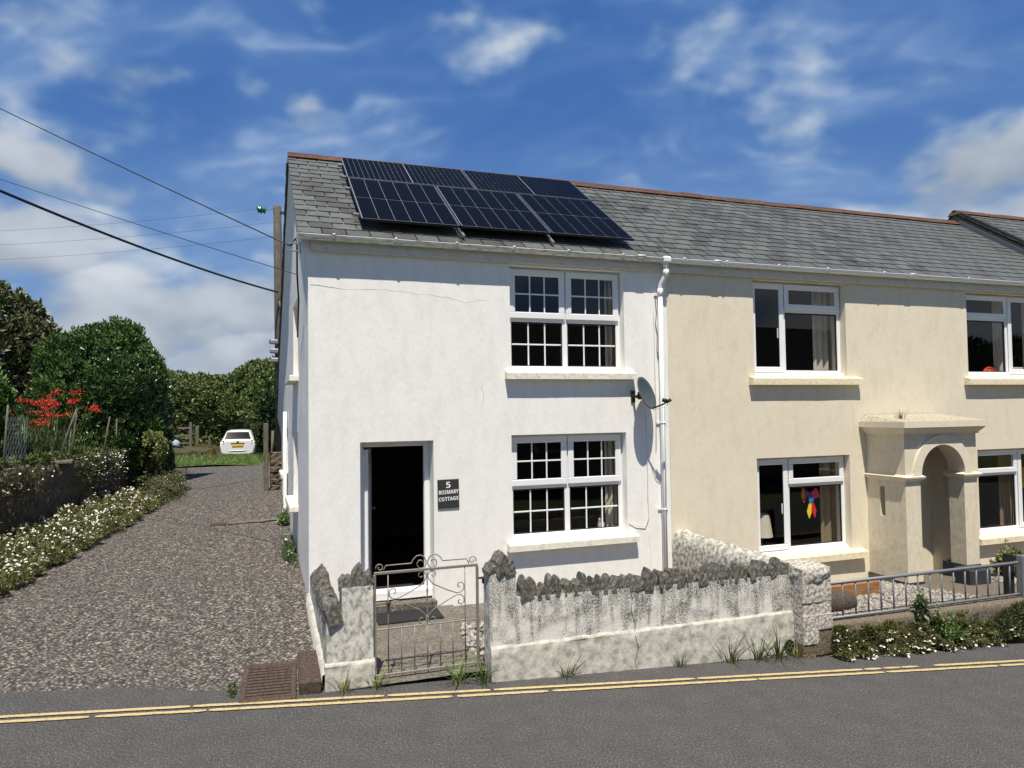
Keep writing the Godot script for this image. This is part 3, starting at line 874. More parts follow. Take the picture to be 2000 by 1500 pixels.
	rp.tube([Vector3(4.735, 4.22, 0.142), Vector3(4.735, 4.12, 0.142), Vector3(4.728, 4.09, 0.132), Vector3(4.70, 4.0, 0.07), Vector3(4.69, 3.95, 0.055), Vector3(4.69, 3.86, 0.055)], 0.034, 14)
	rp.tube([Vector3(4.735, 4.18, 0.142), Vector3(4.735, 4.1, 0.142)], 0.042, 14)
	rp.tube([Vector3(4.69, 3.93, 0.055), Vector3(4.69, 3.83, 0.055)], 0.041, 14)
	rp.tube([Vector3(4.69, 3.9, 0.055), Vector3(4.69, -0.15, 0.055)], 0.034, 16)
	var pipe := obj("rainwater_pipe", rp, M.gutter_clean, h)
	for y in [3.85, 2.08, 0.9]:
		var c := B.new(true)
		c.tube([Vector3(4.69, y + 0.012, 0.055), Vector3(4.69, y - 0.012, 0.055)], 0.039, 14)
		c.st.set_smooth_group(-1)
		c.box(Vector3(4.69, y, 0.012), Vector3(0.15, 0.028, 0.02))
		obj("pipe_clip", c, M.gutter_clean, pipe)
	# thin wires tacked to the wall
	var wires := [[[4.60, 3.86], [4.605, 3.4], [4.6, 2.9], [4.61, 2.3], [4.6, 1.7]], [[4.63, 3.83], [4.65, 3.6], [4.63, 3.45], [4.655, 3.3], [4.645, 3.1], [4.66, 2.95]], [[4.45, 2.2], [4.46, 1.6], [4.455, 1.1], [4.47, 0.8], [4.41, 0.68], [4.27, 0.7], [4.16, 0.75]]]
	for w in wires:
		var pts := []
		for e in w: pts.append(Vector3(e[0], e[1], 0.014 + 0.012 * absf(nl.get_noise_2d(e[0] * 40.0, e[1] * 7.0))))
		var q := B.new(true)
		q.tube(pts, 0.0045, 5)
		obj("wire", q, M.cable_white if w != wires[1] else M.cable, h)
	var ckm := mat(c8(190, 188, 183), 0.9)
	for w in [[[0.02, 3.78], [0.5, 3.74], [0.9, 3.76], [1.3, 3.72], [1.65, 3.7], [1.9, 3.64], [2.1, 3.68], [2.46, 3.66]], [[1.49, 1.93], [1.56, 2.0], [1.55, 2.06], [1.64, 2.13]], [[4.48, 0.55], [4.5, 0.3], [4.47, 0.05], [4.5, -0.1]], [[2.1, 2.6], [2.14, 2.45], [2.11, 2.3]]]:
		var q := B.new()
		var dense := []
		rng.seed = int(w[0][0] * 100.0)
		for i in w.size() - 1:
			for k in 5: dense.append(Vector3(lerpf(w[i][0], w[i + 1][0], k / 5.0) + rng.randf_range(-0.008, 0.008), lerpf(w[i][1], w[i + 1][1], k / 5.0) + rng.randf_range(-0.008, 0.008), 0.0))
		for k in dense: k.z = pf.call(k.x, k.y).z
		q.tube(dense, 0.0022, 4)
		obj("hairline_crack", q, ckm, h)
	# bracket and conduit for the overhead wires on the gable corner
	var br := B.new()
	br.bev(Vector3(-0.13, 4.33, -0.35), Vector3(0.14, 0.014, 0.03), 0.003)
	br.bev(Vector3(-0.13, 4.24, -0.35), Vector3(0.14, 0.014, 0.03), 0.003)
	br.bev(Vector3(-0.065, 4.285, -0.35), Vector3(0.012, 0.14, 0.04), 0.003)
	obj("wire_bracket", br, M.alu, h)
	var dp := B.new(true)
	dp.tube([Vector3(-0.18, 4.3, -0.36), Vector3(-0.12, 4.4, -0.37), Vector3(-0.1, 4.32, -0.42), Vector3(-0.09, 4.0, -0.6), Vector3(-0.06, 3.7, -0.8), Vector3(-0.04, 3.3, -1.4)], 0.011, 6)
	obj("wire", dp, M.cable, h)
	var sp := B.new(true)
	sp.tube([Vector3(-0.06, 2.3, -5.0), Vector3(-0.06, 0.6, -5.0), Vector3(-0.1, 0.45, -4.95)], 0.034, 12)
	obj("waste_pipe", sp, M.gutter_clean, h)
	# rails that carry the panels
	var bs := slope_basis()
	for k in [1.87, 3.08]:
		var r := B.new()
		var a := Vector3(k, EAVE.x, EAVE.y)
		r.bev(a + bs.y * 1.42 + bs.z * 0.06, Vector3(0.035, 2.7, 0.04), 0.004, bs)
		obj("panel_rail", r, M.alu, h)
	for s in [0.55, 1.55, 2.05, 2.6]:
		var r := B.new()
		r.bev(Vector3(2.45, EAVE.x, EAVE.y) + bs.y * (s - 0.1) + bs.z * 0.101, Vector3(3.8, 0.035, 0.04), 0.004, bs)
		obj("panel_rail", r, M.alu, h)

func solar_panels():
	var bs := slope_basis()
	var base := Vector3(0, EAVE.x, EAVE.y)
	var cell := {}
	var make := func(w: float, h: float, s: float, x: float, cols: int, rows: int, split_x: bool, label: String):
		var t := thing("solar_panel", label, "solar panel", Vector3.ZERO, 0.0, "solar panels on the slate roof")
		t.transform = Transform3D(bs, base + Vector3(x, 0, 0) + bs.y * s + bs.z * 0.125)
		var f := B.new()
		ring(f, 0.0, w, 0.0, h, 0.0, 0.034, 0.011)
		obj("frame", f, M.alu_dark, t)
		var tr := B.new()
		ring(tr, 0.001, w - 0.001, 0.001, h - 0.001, 0.0335, 0.036, 0.004)
		obj("frame_edge", tr, M.alu, t)
		var bk := B.new()
		bk.box(Vector3(w / 2, h / 2, 0.024), Vector3(w - 0.02, h - 0.02, 0.01))
		obj("back_sheet", bk, M.backsheet, t)
		var mx := 0.013
		var gap := 0.008
		var iw := w - 2.0 * mx - (gap if split_x else 0.0)
		var ih := h - 2.0 * mx - (0.0 if split_x else gap)
		var cw := iw / cols
		var ch := ih / rows
		var key := "%d%d%f" % [cols, rows, w]
		if not cell.has(key):
			var q := B.new()
			var sx := cw - (0.0028 if split_x else 0.0045)
			var sy := ch - (0.003 if split_x else 0.0012)
			q.quad(Vector3(-sx / 2, -sy / 2, 0), Vector3(sx / 2, -sy / 2, 0), Vector3(sx / 2, sy / 2, 0), Vector3(-sx / 2, sy / 2, 0))
			for e in [[Vector3(-sx / 2, -sy / 2, 0), Vector3(sx / 2, -sy / 2, 0)], [Vector3(sx / 2, -sy / 2, 0), Vector3(sx / 2, sy / 2, 0)], [Vector3(sx / 2, sy / 2, 0), Vector3(-sx / 2, sy / 2, 0)], [Vector3(-sx / 2, sy / 2, 0), Vector3(-sx / 2, -sy / 2, 0)]]:
				q.quad(e[0] + Vector3(0, 0, -0.0015), e[1] + Vector3(0, 0, -0.0015), e[1], e[0])
			cell[key] = q.mesh()
		for i in cols:
			for j in rows:
				var ox := gap if split_x and i >= cols / 2 else 0.0
				var oy := gap if not split_x and j >= rows / 2 else 0.0
				obj("cell", cell[key], M.cell, t, Vector3(mx + ox + (i + 0.5) * cw, mx + oy + (j + 0.5) * ch, 0.0308))
	var where := ["beside the bare verge slates", "between its two neighbours", "beside the bare slates of the cream cottage"]
	for k in 3:
		make.call(1.215, 1.575, 0.185, 0.615 + 1.237 * k, 6, 24, false, "upright solar panel in the lower row, " + where[k])
	for k in 2:
		make.call(1.836, 0.95, 1.785, 0.612 + 1.857 * k, 24, 6, true, "sideways solar panel in the row under the ridge, " + ["at the verge end", "at the downpipe end"][k])

# ---------------------------------------------------------------- the cream cottage with its porch
func cream_cottage():
	var h := thing("cream_cottage", "cream rendered cottage with an arched porch and white casement windows", "cottage")
	var nz := noise(411, 3.0, 4)
	var nl := noise(412, 0.6, 3)
	var pf := func(u: float, v: float) -> Vector3: return Vector3(u, v, 0.001 * nz.get_noise_2d(u * 2.0, v * 2.0) + 0.004 * nl.get_noise_2d(u, v))
	var a := [6.28, 8.0, 2.73, 4.15]
	var b := [6.28, 8.0, 0.1, 1.53]
	var c := [10.57, 12.3, 2.73, 4.15]
	var d := [10.71, 12.4, 0.1, 1.52]
	rough_wall("front_wall", h, M.cream, 4.832, 13.5, -0.7, 4.42, [a, b, c, d, [8.72, 9.42, -0.4, 1.6]], 0.3, pf, Vector3(0, 0, -1), 0.065)
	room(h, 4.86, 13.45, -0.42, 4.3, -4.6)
	var dd := B.new()
	dd.bev(Vector3(9.07, 0.6, -0.14), Vector3(0.7, 2.0, 0.05), 0.006)
	obj("door", dd, M.brown_wood, h)
	var left := [[0.0, 0.37, 0.0, 1.0, true, 0, 0], [0.37, 1.0, 0.7, 1.0, true, 0, 0], [0.37, 1.0, 0.0, 0.7, false, 0, 0]]
	var right := [[0.0, 0.63, 0.7, 1.0, true, 0, 0], [0.0, 0.63, 0.0, 0.7, false, 0, 0], [0.63, 1.0, 0.0, 1.0, true, 0, 0]]
	for k in [[a, left], [b, left], [c, right], [d, right]]:
		var w: Array = k[0]
		var win := make_window(h, w[0], w[1], w[2] + 0.03, w[3], -0.115, k[1])
		var sub := B.new()
		sub.bev(Vector3((w[0] + w[1]) / 2.0, w[2] + 0.022, -0.105), Vector3(w[1] - w[0] - 0.01, 0.045, 0.1), 0.008)
		obj("under_sill", sub, M.upvc, win)
		var vent := B.new()
		var vx := lerpf(w[0], w[1], 0.66 if k[1] == left else 0.34)
		vent.bev(Vector3(vx, w[3] - 0.045, -0.085), Vector3(0.34, 0.02, 0.02), 0.004)
		obj("vent", vent, M.upvc, win)
		var hd := B.new()
		var hx := lerpf(w[0], w[1], 0.315 if k[1] == left else 0.7)
		hd.bev(Vector3(hx, lerpf(w[2], w[3], 0.46), -0.135), Vector3(0.02, 0.15, 0.02), 0.006)
		obj("handle", hd, M.upvc, win)
		make_sill(h, w[0] - 0.11, w[1] + 0.21, w[2], M.cream_sill, 0.12, 0.1)
	# eaves and roof
	var fb := B.new()
	fb.bev(Vector3(9.16, 4.265, 0.05), Vector3(8.65, 0.19, 0.03), 0.004)
	fb.span(Vector3(4.835, 4.175, -0.02), Vector3(13.48, 4.19, 0.036))
	obj("fascia", fb, M.fascia, h)
	gutter(h, 4.79, 13.5, M.gutter_clean, [5.0, 5.7, 6.6, 7.5, 8.6, 10.4, 11.9, 12.7], [5.55, 9.2], false)
	var out := B.new()
	out.bev(Vector3(4.735, 4.315, 0.142), Vector3(0.13, 0.09, 0.125), 0.02)
	obj("gutter_outlet", out, M.gutter_clean, h)
	roof_body(h, 4.832, 13.44, 0.0, -6.2)
	slates(h, 4.832, 13.44, 0.0, 22, 300)
	ridge_tiles(h, 4.84, 13.44, 0.0, 32)
	porch(h)

func porch(h: Node):
	var x0 := 8.33
	var x1 := 9.77
	var zf := 0.7
	var yb := -0.46
	var oa := 8.62
	var ob := 9.5
	var cx := (oa + ob) / 2.0
	var rad := (ob - oa) / 2.0
	var sp := 1.25
	var head := 1.9
	var w := B.new()
	# side wall with its slit, piers, the arch
	var slit := [0.24, 0.33, 0.62, 1.06]
	for e in [[0.0, slit[0], yb, head], [slit[1], zf - 0.001, yb, head], [slit[0], slit[1], yb, slit[2]], [slit[0], slit[1], slit[3], head]]:
		w.span(Vector3(x0, e[2], e[0] - (0.05 if e[0] == 0.0 else 0.0)), Vector3(x0 + 0.12, e[3], e[1]))
	w.span(Vector3(x0 + 0.12, yb, 0.44), Vector3(oa, sp, zf))
	w.span(Vector3(ob, yb, 0.44), Vector3(x1, sp, zf))
	w.span(Vector3(x1 - 0.12, yb, -0.05), Vector3(x1, head, 0.44))
	var n := 24
	for k in n:
		var p := []
		for t in [k, k + 1]:
			var an: float = PI * t / n
			var dir := Vector2(cos(an), sin(an))
			var inn := Vector2(cx, sp) + dir * rad
			var s := INF
			if absf(dir.x) > 1e-4: s = ((x1 - cx) if dir.x > 0 else (cx - x0 - 0.12)) / absf(dir.x)
			if dir.y > 1e-4: s = minf(s, (head - sp) / dir.y)
			p.append_array([inn, Vector2(cx, sp) + dir * s])
		var f := func(q: Vector2, z: float) -> Vector3: return Vector3(q.x, q.y, z)
		w.quad(f.call(p[0], zf), f.call(p[1], zf), f.call(p[3], zf), f.call(p[2], zf))
		w.quad(f.call(p[0], 0.44), f.call(p[2], 0.44), f.call(p[3], 0.44), f.call(p[1], 0.44))
		w.quad(f.call(p[0], zf), f.call(p[2], zf), f.call(p[2], 0.44), f.call(p[0], 0.44))
	# the corners that the fan of the arch leaves open
	for e in [[x0 + 0.12, 1.0], [x1, -1.0]]:
		var sx: float = absf(e[0] - cx)
		for k in n:
			var a0 := PI * k / n
			var a1 := PI * (k + 1) / n
			var corner := atan2(head - sp, e[0] - cx)
			if a0 < corner and a1 > corner:
				var q0 := Vector2(cx, sp) + Vector2(cos(a0), sin(a0)) * minf(sx / maxf(absf(cos(a0)), 1e-4), (head - sp) / maxf(sin(a0), 1e-4))
				var q1 := Vector2(cx, sp) + Vector2(cos(a1), sin(a1)) * minf(sx / maxf(absf(cos(a1)), 1e-4), (head - sp) / maxf(sin(a1), 1e-4))
				w.tri(Vector3(q0.x, q0.y, zf), Vector3(e[0], head, zf), Vector3(q1.x, q1.y, zf))
				w.tri(Vector3(q0.x, q0.y, 0.44), Vector3(q1.x, q1.y, 0.44), Vector3(e[0], head, 0.44))
	w.quad(Vector3(x1, sp, zf), Vector3(x1, sp, 0.44), Vector3(x1, head, 0.44), Vector3(x1, head, zf))
	w.quad(Vector3(x0 + 0.001, sp, zf), Vector3(x0 + 0.12, sp, zf), Vector3(x0 + 0.12, head, zf), Vector3(x0 + 0.001, head, zf))
	var po := obj("porch", w, M.cream_streaked, h)
	po.set_meta("label", "shallow cream porch with a round arch and moulded cornice")
	var ar := B.new()
	for k in n:
		var a0 := PI * k / n
		var a1 := PI * (k + 1) / n
		var f := func(an: float, r: float, z: float) -> Vector3: return Vector3(cx + cos(an) * r, sp + sin(an) * r, z)
		var r1 := rad + 0.145
		ar.quad(f.call(a0, rad - 0.004, zf + 0.028), f.call(a0, r1, zf + 0.028), f.call(a1, r1, zf + 0.028), f.call(a1, rad - 0.004, zf + 0.028))
		ar.quad(f.call(a0, r1, zf + 0.028), f.call(a0, r1, zf - 0.01), f.call(a1, r1, zf - 0.01), f.call(a1, r1, zf + 0.028))
		ar.quad(f.call(a0, rad - 0.004, zf + 0.028), f.call(a1, rad - 0.004, zf + 0.028), f.call(a1, rad - 0.004, zf - 0.02), f.call(a0, rad - 0.004, zf - 0.02))
	obj("arch_moulding", ar, M.cream, po)
	# impost: a band with a sloping underside round both piers and along the side wall
	var imp := func(xa: float, xb: float, za: float, zb: float):
		var q := B.new()
		var lv := [[1.155, 0.002], [1.205, 0.05], [1.228, 0.055], [1.256, 0.004]]
		for k in 3:
			var r := []
			for e in [lv[k], lv[k + 1]]:
				r.append([Vector3(xa - e[1], e[0], za - e[1]), Vector3(xb + e[1], e[0], za - e[1]), Vector3(xb + e[1], e[0], zb + e[1]), Vector3(xa - e[1], e[0], zb + e[1])])
			for m in 4: q.quad(r[0][m], r[0][(m + 1) % 4], r[1][(m + 1) % 4], r[1][m])
		obj("impost", q, M.cream, po)
	imp.call(x0, oa, 0.44, zf)
	imp.call(ob, x1, 0.44, zf)
	imp.call(x0 + 0.002, x0 + 0.12, -0.05, 0.44)
	# cornice: two steps and a weathered sloping top
	var co := B.new()
	var step := func(y0: float, y1: float, o0: float, o1: float):
		var A := Vector3(x0 - o0, y0, -0.02)
		var Bq := Vector3(x0 - o0, y0, zf + o0)
		var C := Vector3(x1 + o0, y0, zf + o0)
		var D := Vector3(x1 + o0, y0, -0.02)
		var E := Vector3(x0 - o1, y1, -0.02)
		var F := Vector3(x0 - o1, y1, zf + o1)
		var G := Vector3(x1 + o1, y1, zf + o1)
		var H := Vector3(x1 + o1, y1, -0.02)
		co.quad(A, Bq, F, E); co.quad(Bq, C, G, F); co.quad(C, D, H, G)
		co.quad(Bq, A, D, C); co.quad(E, F, G, H)
	step.call(1.84, 1.868, 0.03, 0.03)
	step.call(1.868, 1.95, 0.035, 0.105)
	step.call(1.95, 2.035, 0.14, 0.14)
	obj("cornice", co, M.cream, po)
	var rf := B.new()
	var t0 := 2.036
	rf.quad(Vector3(x0 - 0.13, t0, zf + 0.13), Vector3(x1 + 0.13, t0, zf + 0.13), Vector3(x1 + 0.02, t0 + 0.1, 0.02), Vector3(x0 - 0.02, t0 + 0.1, 0.02))
	rf.tri(Vector3(x0 - 0.13, t0, 0.02), Vector3(x0 - 0.13, t0, zf + 0.13), Vector3(x0 - 0.02, t0 + 0.1, 0.02))
	rf.tri(Vector3(x1 + 0.13, t0, zf + 0.13), Vector3(x1 + 0.13, t0, 0.02), Vector3(x1 + 0.02, t0 + 0.1, 0.02))
	obj("porch_roof", rf, tmat(tex(256, noise(65, 0.05, 4), [[0.0, c8(104, 98, 84)], [0.45, c8(168, 160, 140)], [1.0, c8(206, 198, 176)]]), Vector3.ONE * 1.4, 0.95), po)
	# tarred feet and the plinth of the side wall
	var tf := B.new()
	tf.span(Vector3(x0 - 0.012, yb, 0.43), Vector3(oa + 0.012, -0.3, zf + 0.012))
	obj("tarred_foot", tf, M.tar, po)
	var tg := B.new()
	tg.span(Vector3(ob - 0.012, yb, 0.3), Vector3(x1 + 0.012, -0.14, zf + 0.012))
	obj("tarred_foot", tg, M.tar, po)
	var pl := B.new()
	pl.span(Vector3(x0 - 0.03, -0.5, -0.02), Vector3(x0 + 0.02, -0.27, 0.42))
	obj("plinth", pl, M.path, po)
	var fl := B.new()
	fl.span(Vector3(x0 + 0.1, -0.5, -0.1), Vector3(x1 - 0.1, -0.4, 1.5))
	obj("porch_floor", fl, M.path, po)

func next_house():
	var h := thing("neighbour_house", "slate roofed house standing higher beyond the cream cottage", "house")
	var up := 0.24
	var w := B.new()
	w.span(Vector3(13.52, -0.8, -5.0), Vector3(22.0, 4.6, 0.0))
	obj("wall", w, M.cream_streaked, h)
	var pg := B.new()
	var ry := roof_y(RIDGE_Z) + up
	pg.prism([Vector3(13.46, 4.3, 0.1), Vector3(13.46, EAVE.x + up - 0.02, EAVE.y), Vector3(13.46, ry - 0.02, RIDGE_Z), Vector3(13.46, 4.3, -4.9)], Vector3(0.08, 0, 0))
	obj("party_wall", pg, M.mortar, h)
	var bs := slope_basis()
	var fl := B.new()
	fl.box(Vector3(13.44, EAVE.x, EAVE.y) + bs.y * 1.5 + bs.z * 0.05, Vector3(0.03, 3.05, 0.1), bs)
	obj("lead_flashing", fl, M.lead, h)
	var vg := B.new()
	vg.bev(Vector3(13.5, EAVE.x + up, EAVE.y) + bs.y * 1.53 + bs.z * 0.0, Vector3(0.12, 3.15, 0.1), 0.01, bs)
	obj("verge_board", vg, M.batten, h)
	roof_body(h, 13.45, 22.0, up, -5.4)
	slates(h, 13.43, 18.0, up, 23, 300)
	ridge_tiles(h, 13.43, 22.0, up, 33)

# ---------------------------------------------------------------- garden walls, gate, railing
func stain_picture() -> ImageTexture:
	# old white paint with black lichen: specks all over, streaks that hang from the coping
	var w := 1024
	var h := 320
	var a := noise(501, 0.02, 4)
	var b := noise(502, 0.16, 3)
	var c := noise(503, 0.012, 4)
	var im := Image.create(w, h, false, Image.FORMAT_RGB8)
	for j in h:
		for i in w:
			var y := float(j) / h
			var run := a.get_noise_2d(i * 1.5, j * 0.22)
			var reach := 0.34 + 0.55 * run + 0.4 * c.get_noise_2d(i * 0.5, 300.0)
			var sp := b.get_noise_2d(i, j * 0.8)
			var patch := c.get_noise_2d(i * 0.8, j * 1.1 + 900.0)
			var k := 0.45 * smoothstep(0.12, -0.25, y - reach) * clampf(0.65 + 1.5 * sp + 0.9 * run, 0.0, 1.3)
			k += 0.3 * smoothstep(0.1, 0.5, sp + 0.75 * patch) + 0.2 * smoothstep(-0.05, 0.5, patch)
			var col := Color8(214, 212, 205).lerp(Color8(98, 98, 94), clampf(k, 0.0, 0.95))
			im.set_pixel(i, j, col)
	return ImageTexture.create_from_image(im)

func garden_walls():
	var nz := noise(510, 2.2, 4)
	var nf := noise(511, 1.6, 4)
	var shapes := []
	rng.seed = 41
	for k in 12:
		var b := B.new()
		var outline := []
		for e in [[-0.44, 0.0], [0.44, 0.0], [0.48, 0.36], [0.4, 0.64], [0.26, 0.85], [0.06, 1.0], [-0.1, 0.96], [-0.26, 0.82], [-0.4, 0.6], [-0.48, 0.3]]:
			outline.append(Vector2(e[0] + rng.randf_range(-0.06, 0.06), e[1] + (rng.randf_range(-0.09, 0.05) if e[1] > 0.1 else 0.0)))
		var skew := rng.randf_range(-0.15, 0.15)
		var sec := []
		for zz in [[-0.5, 0.82], [-0.3, 0.96], [0.12, 1.0], [0.4, 0.94], [0.5, 0.8]]:
			var r := []
			for q in outline:
				r.append(Vector3(q.x * zz[1] + skew * q.y + rng.randf_range(-0.05, 0.05), q.y * (0.55 + 0.45 * zz[1]) + (rng.randf_range(-0.05, 0.04) if q.y > 0.1 else 0.0), zz[0] + rng.randf_range(-0.05, 0.05)))
			sec.append(r)
		for q in 4:
			for e in 10:
				b.quad(sec[q][e], sec[q][(e + 1) % 10], sec[q + 1][(e + 1) % 10], sec[q + 1][e])
		for e in range(1, 9):
			b.tri(sec[4][0], sec[4][e], sec[4][e + 1]); b.tri(sec[0][0], sec[0][e + 1], sec[0][e])
		shapes.append(b.mesh())
	var stone := func(parent: Node, at: Vector3, s: Vector3, turn: float):
		var o := obj("coping_stone", shapes[rng.randi() % 12], M.stone[rng.randi() % 3], parent, at)
		o.basis = Basis.from_euler(Vector3(rng.randf_range(-0.12, 0.12), turn, rng.randf_range(-0.14, 0.14))) * Basis.from_scale(s)
	# the long front wall
	var t := thing("front_garden_wall", "stained white rendered garden wall topped with jagged upright stones", "garden wall")
	var fz := func(x: float) -> float: return 2.13 + 0.02 * (x - 1.5)
	var topy := func(x: float) -> float: return lerpf(0.49, 0.44, (x - 1.76) / 3.2)
	var sm := StandardMaterial3D.new()
	sm.albedo_texture = stain_picture()
	sm.roughness = 0.92
	sm.normal_enabled = true; sm.normal_texture = M.white.normal_texture; sm.normal_scale = 0.07
	var b := B.new(true)
	var xs := cuts(1.5, 4.95, [1.76], 0.05)
	for i in xs.size() - 1:
		var xa: float = xs[i]
		var xb: float = xs[i + 1]
		var hi := 0.73 if xb <= 1.761 else -1.0
		var ya: float = hi if hi > 0 else topy.call(xa)
		var yb: float = hi if hi > 0 else topy.call(xb)
		for j in 12:
			var p := []
			var uv := []
			for e in [[xa, ya, j], [xb, yb, j], [xb, yb, j + 1], [xa, ya, j + 1]]:
				var y: float = lerpf(0.02, e[1], e[2] / 12.0)
				p.append(Vector3(e[0], y, fz.call(e[0]) + 0.009 * nz.get_noise_2d(e[0] * 2.0, y * 2.0)))
				uv.append(Vector2((e[0] - 1.5) / 3.45, (e[1] - y) / 1.08))
			b.uvquad(p[0], p[1], p[2], p[3], uv[0], uv[1], uv[2], uv[3])
	b.st.generate_normals()
	b.st.generate_tangents()
	obj("rendered_face", b.st.commit(), sm, t)
	var core := B.new()
	for e in [[1.502, 1.76, 0.73, 0.73], [1.76, 4.95, 0.49, 0.44]]:
		var z0: float = fz.call(e[0])
		var z1: float = fz.call(e[1])
		core.prism([Vector3(e[0], -0.5, z0 - 0.2), Vector3(e[0], -0.5, z0 - 0.012), Vector3(e[0], e[2] - 0.002, z0 - 0.012), Vector3(e[0], e[2] - 0.002, z0 - 0.2)], Vector3(e[1] - e[0], 0, 0))
	obj("wall_core", core, M.old_paint, t)
	var plinth := func(parent: Node, xa: float, xb: float, z: Callable, y: float, called := "plinth"):
		var q := B.new(true)
		var ux := cuts(xa, xb, [], 0.06)
		for i in ux.size() - 1:
			var ring_ := []
			for x in [ux[i], ux[i + 1]]:
				var r := []
				var zz: float = z.call(x)
				var wob := 0.012 * nz.get_noise_2d(x * 3.0, 7.0)
				r.append(Vector3(x, y + 0.022 + wob * 0.5, zz - 0.01))
				r.append(Vector3(x, y + wob * 0.5, zz + 0.028 + wob))
				for k in 6:
					var yy := lerpf(y - 0.01, road_y(x) - 0.1, k / 5.0)
					r.append(Vector3(x, yy, zz + 0.03 + 0.016 * nz.get_noise_2d(x * 2.5 + 50.0, yy * 3.0) + 0.01 * k / 5.0))
				ring_.append(r)
			for k in 7: q.quad(ring_[0][k + 1], ring_[1][k + 1], ring_[1][k], ring_[0][k])
		for x in [xa, xb]:
			var zz: float = z.call(x)
			q.quad(Vector3(x, -0.6, zz - 0.05), Vector3(x, -0.6, zz + 0.03), Vector3(x, y, zz + 0.028), Vector3(x, y + 0.02, zz - 0.05))
		obj(called, q, M.old_base, parent)
	plinth.call(t, 1.5, 4.97, fz, 0.035)
	var crack := B.new()
	var cp := [[2.98, 0.46], [3.0, 0.36], [2.985, 0.25], [3.02, 0.12], [3.01, 0.0], [3.04, -0.12], [3.0, -0.26], [3.02, -0.34]]
	for k in cp.size() - 1:
		var pa := Vector3(cp[k][0], cp[k][1], fz.call(3.0) + (0.008 if cp[k][1] > 0.04 else 0.04))
		var pb := Vector3(cp[k + 1][0], cp[k + 1][1], fz.call(3.0) + (0.008 if cp[k + 1][1] > 0.04 else 0.04))
		crack.box((pa + pb) / 2.0, Vector3(0.004, pa.distance_to(pb) + 0.01, 0.004), Basis(Vector3.BACK, atan2(pa.x - pb.x, pb.y - pa.y) + PI))
	obj("crack", crack, M.stone[0], t)
	var dh := B.new(true)
	dh.tube([Vector3(4.87, -0.31, 2.0), Vector3(4.87, -0.31, 2.252)], 0.062, 16, false)
	dh.tube([Vector3(4.87, -0.31, 2.02), Vector3(4.87, -0.31, 2.245)], 0.055, 16)
	obj("drain_hole", dh, M.black, t)
	rng.seed = 43
	var x := 1.8
	while x < 4.92:
		var w := rng.randf_range(0.06, 0.115)
		var hh := rng.randf_range(0.12, 0.21) * lerpf(1.0, 0.85, (x - 1.8) / 3.1)
		stone.call(t, Vector3(x + w / 2.0, topy.call(x) - 0.035, fz.call(x) - 0.085 + rng.randf_range(-0.012, 0.012)), Vector3(w * 0.95, hh + 0.03, rng.randf_range(0.15, 0.18)), rng.randf_range(-0.12, 0.12))
		if rng.randf() < 0.35:
			stone.call(t, Vector3(x + w, topy.call(x) - 0.04, fz.call(x) - 0.05), Vector3(0.06, 0.11, 0.12), rng.randf_range(-0.5, 0.5))
		x += w * 0.92
	var mo := B.new()
	mo.prism([Vector3(1.77, 0.46, fz.call(1.7) - 0.19), Vector3(1.77, 0.46, fz.call(1.7) - 0.02), Vector3(1.77, 0.52, fz.call(1.7) - 0.04), Vector3(1.77, 0.52, fz.call(1.7) - 0.17)], Vector3(3.17, -0.05, 0.063))
	obj("coping_mortar", mo, M.stone[0], t)
	for e in [[1.53, 0.12, 0.13], [1.62, 0.22, 0.16], [1.7, 0.15, 0.13], [1.57, 0.14, 0.12]]:
		stone.call(t, Vector3(e[0], 0.71, 2.06 + rng.randf_range(-0.04, 0.04)), Vector3(e[2], e[1], 0.17), rng.randf_range(-0.3, 0.3))
	# the return wall down the lane, with the near gate pier
	var s := thing("lane_garden_wall", "short white garden wall by the lane with rough stones along its top", "garden wall")
	var lz := func(_x: float) -> float: return 1.965
	var pw := B.new(true)
	var face := func(q: B, xa: float, xb: float, y1: float, z: float):
		var ux := cuts(xa, xb, [], 0.05)
		var vy := cuts(-0.45, y1, [], 0.06)
		for i in ux.size() - 1:
			for j in vy.size() - 1:
				var f := func(u: float, v: float) -> Vector3: return Vector3(u, v, z + 0.008 * nz.get_noise_2d(u * 2.0 + 9.0, v * 2.0))
				q.quad(f.call(ux[i], vy[j]), f.call(ux[i + 1], vy[j]), f.call(ux[i + 1], vy[j + 1]), f.call(ux[i], vy[j + 1]))
	face.call(pw, 0.15, 0.43, 0.69, 1.965)
	face.call(pw, 0.012, 0.15, 0.41, 1.962)
	pw.st.set_smooth_group(-1)
	pw.span(Vector3(0.15, -0.5, 1.74), Vector3(0.43, 0.688, 1.95))
	obj("gate_pier", pw, M.old_paint, s)
	var rw := B.new(true)
	var ps := func(u: float, v: float) -> Vector3: return Vector3(0.012 + 0.01 * nz.get_noise_2d(u * 2.0, v * 2.0 + 40.0), v, u)
	for i in 32:
		for j in 14:
			var a0 := lerpf(0.0, 1.962, i / 32.0)
			var a1 := lerpf(0.0, 1.962, (i + 1) / 32.0)
			var b0 := lerpf(-0.45, 0.41, j / 14.0)
			var b1 := lerpf(-0.45, 0.41, (j + 1) / 14.0)
			rw.quad(ps.call(a0, b0), ps.call(a1, b0), ps.call(a1, b1), ps.call(a0, b1))
	rw.st.set_smooth_group(-1)
	rw.span(Vector3(0.03, -0.45, 0.01), Vector3(0.15, 0.408, 1.95))
	obj("wall", rw, M.old_paint, s)
	plinth.call(s, -0.005, 0.44, lz, 0.01)
	var sk := B.new(true)
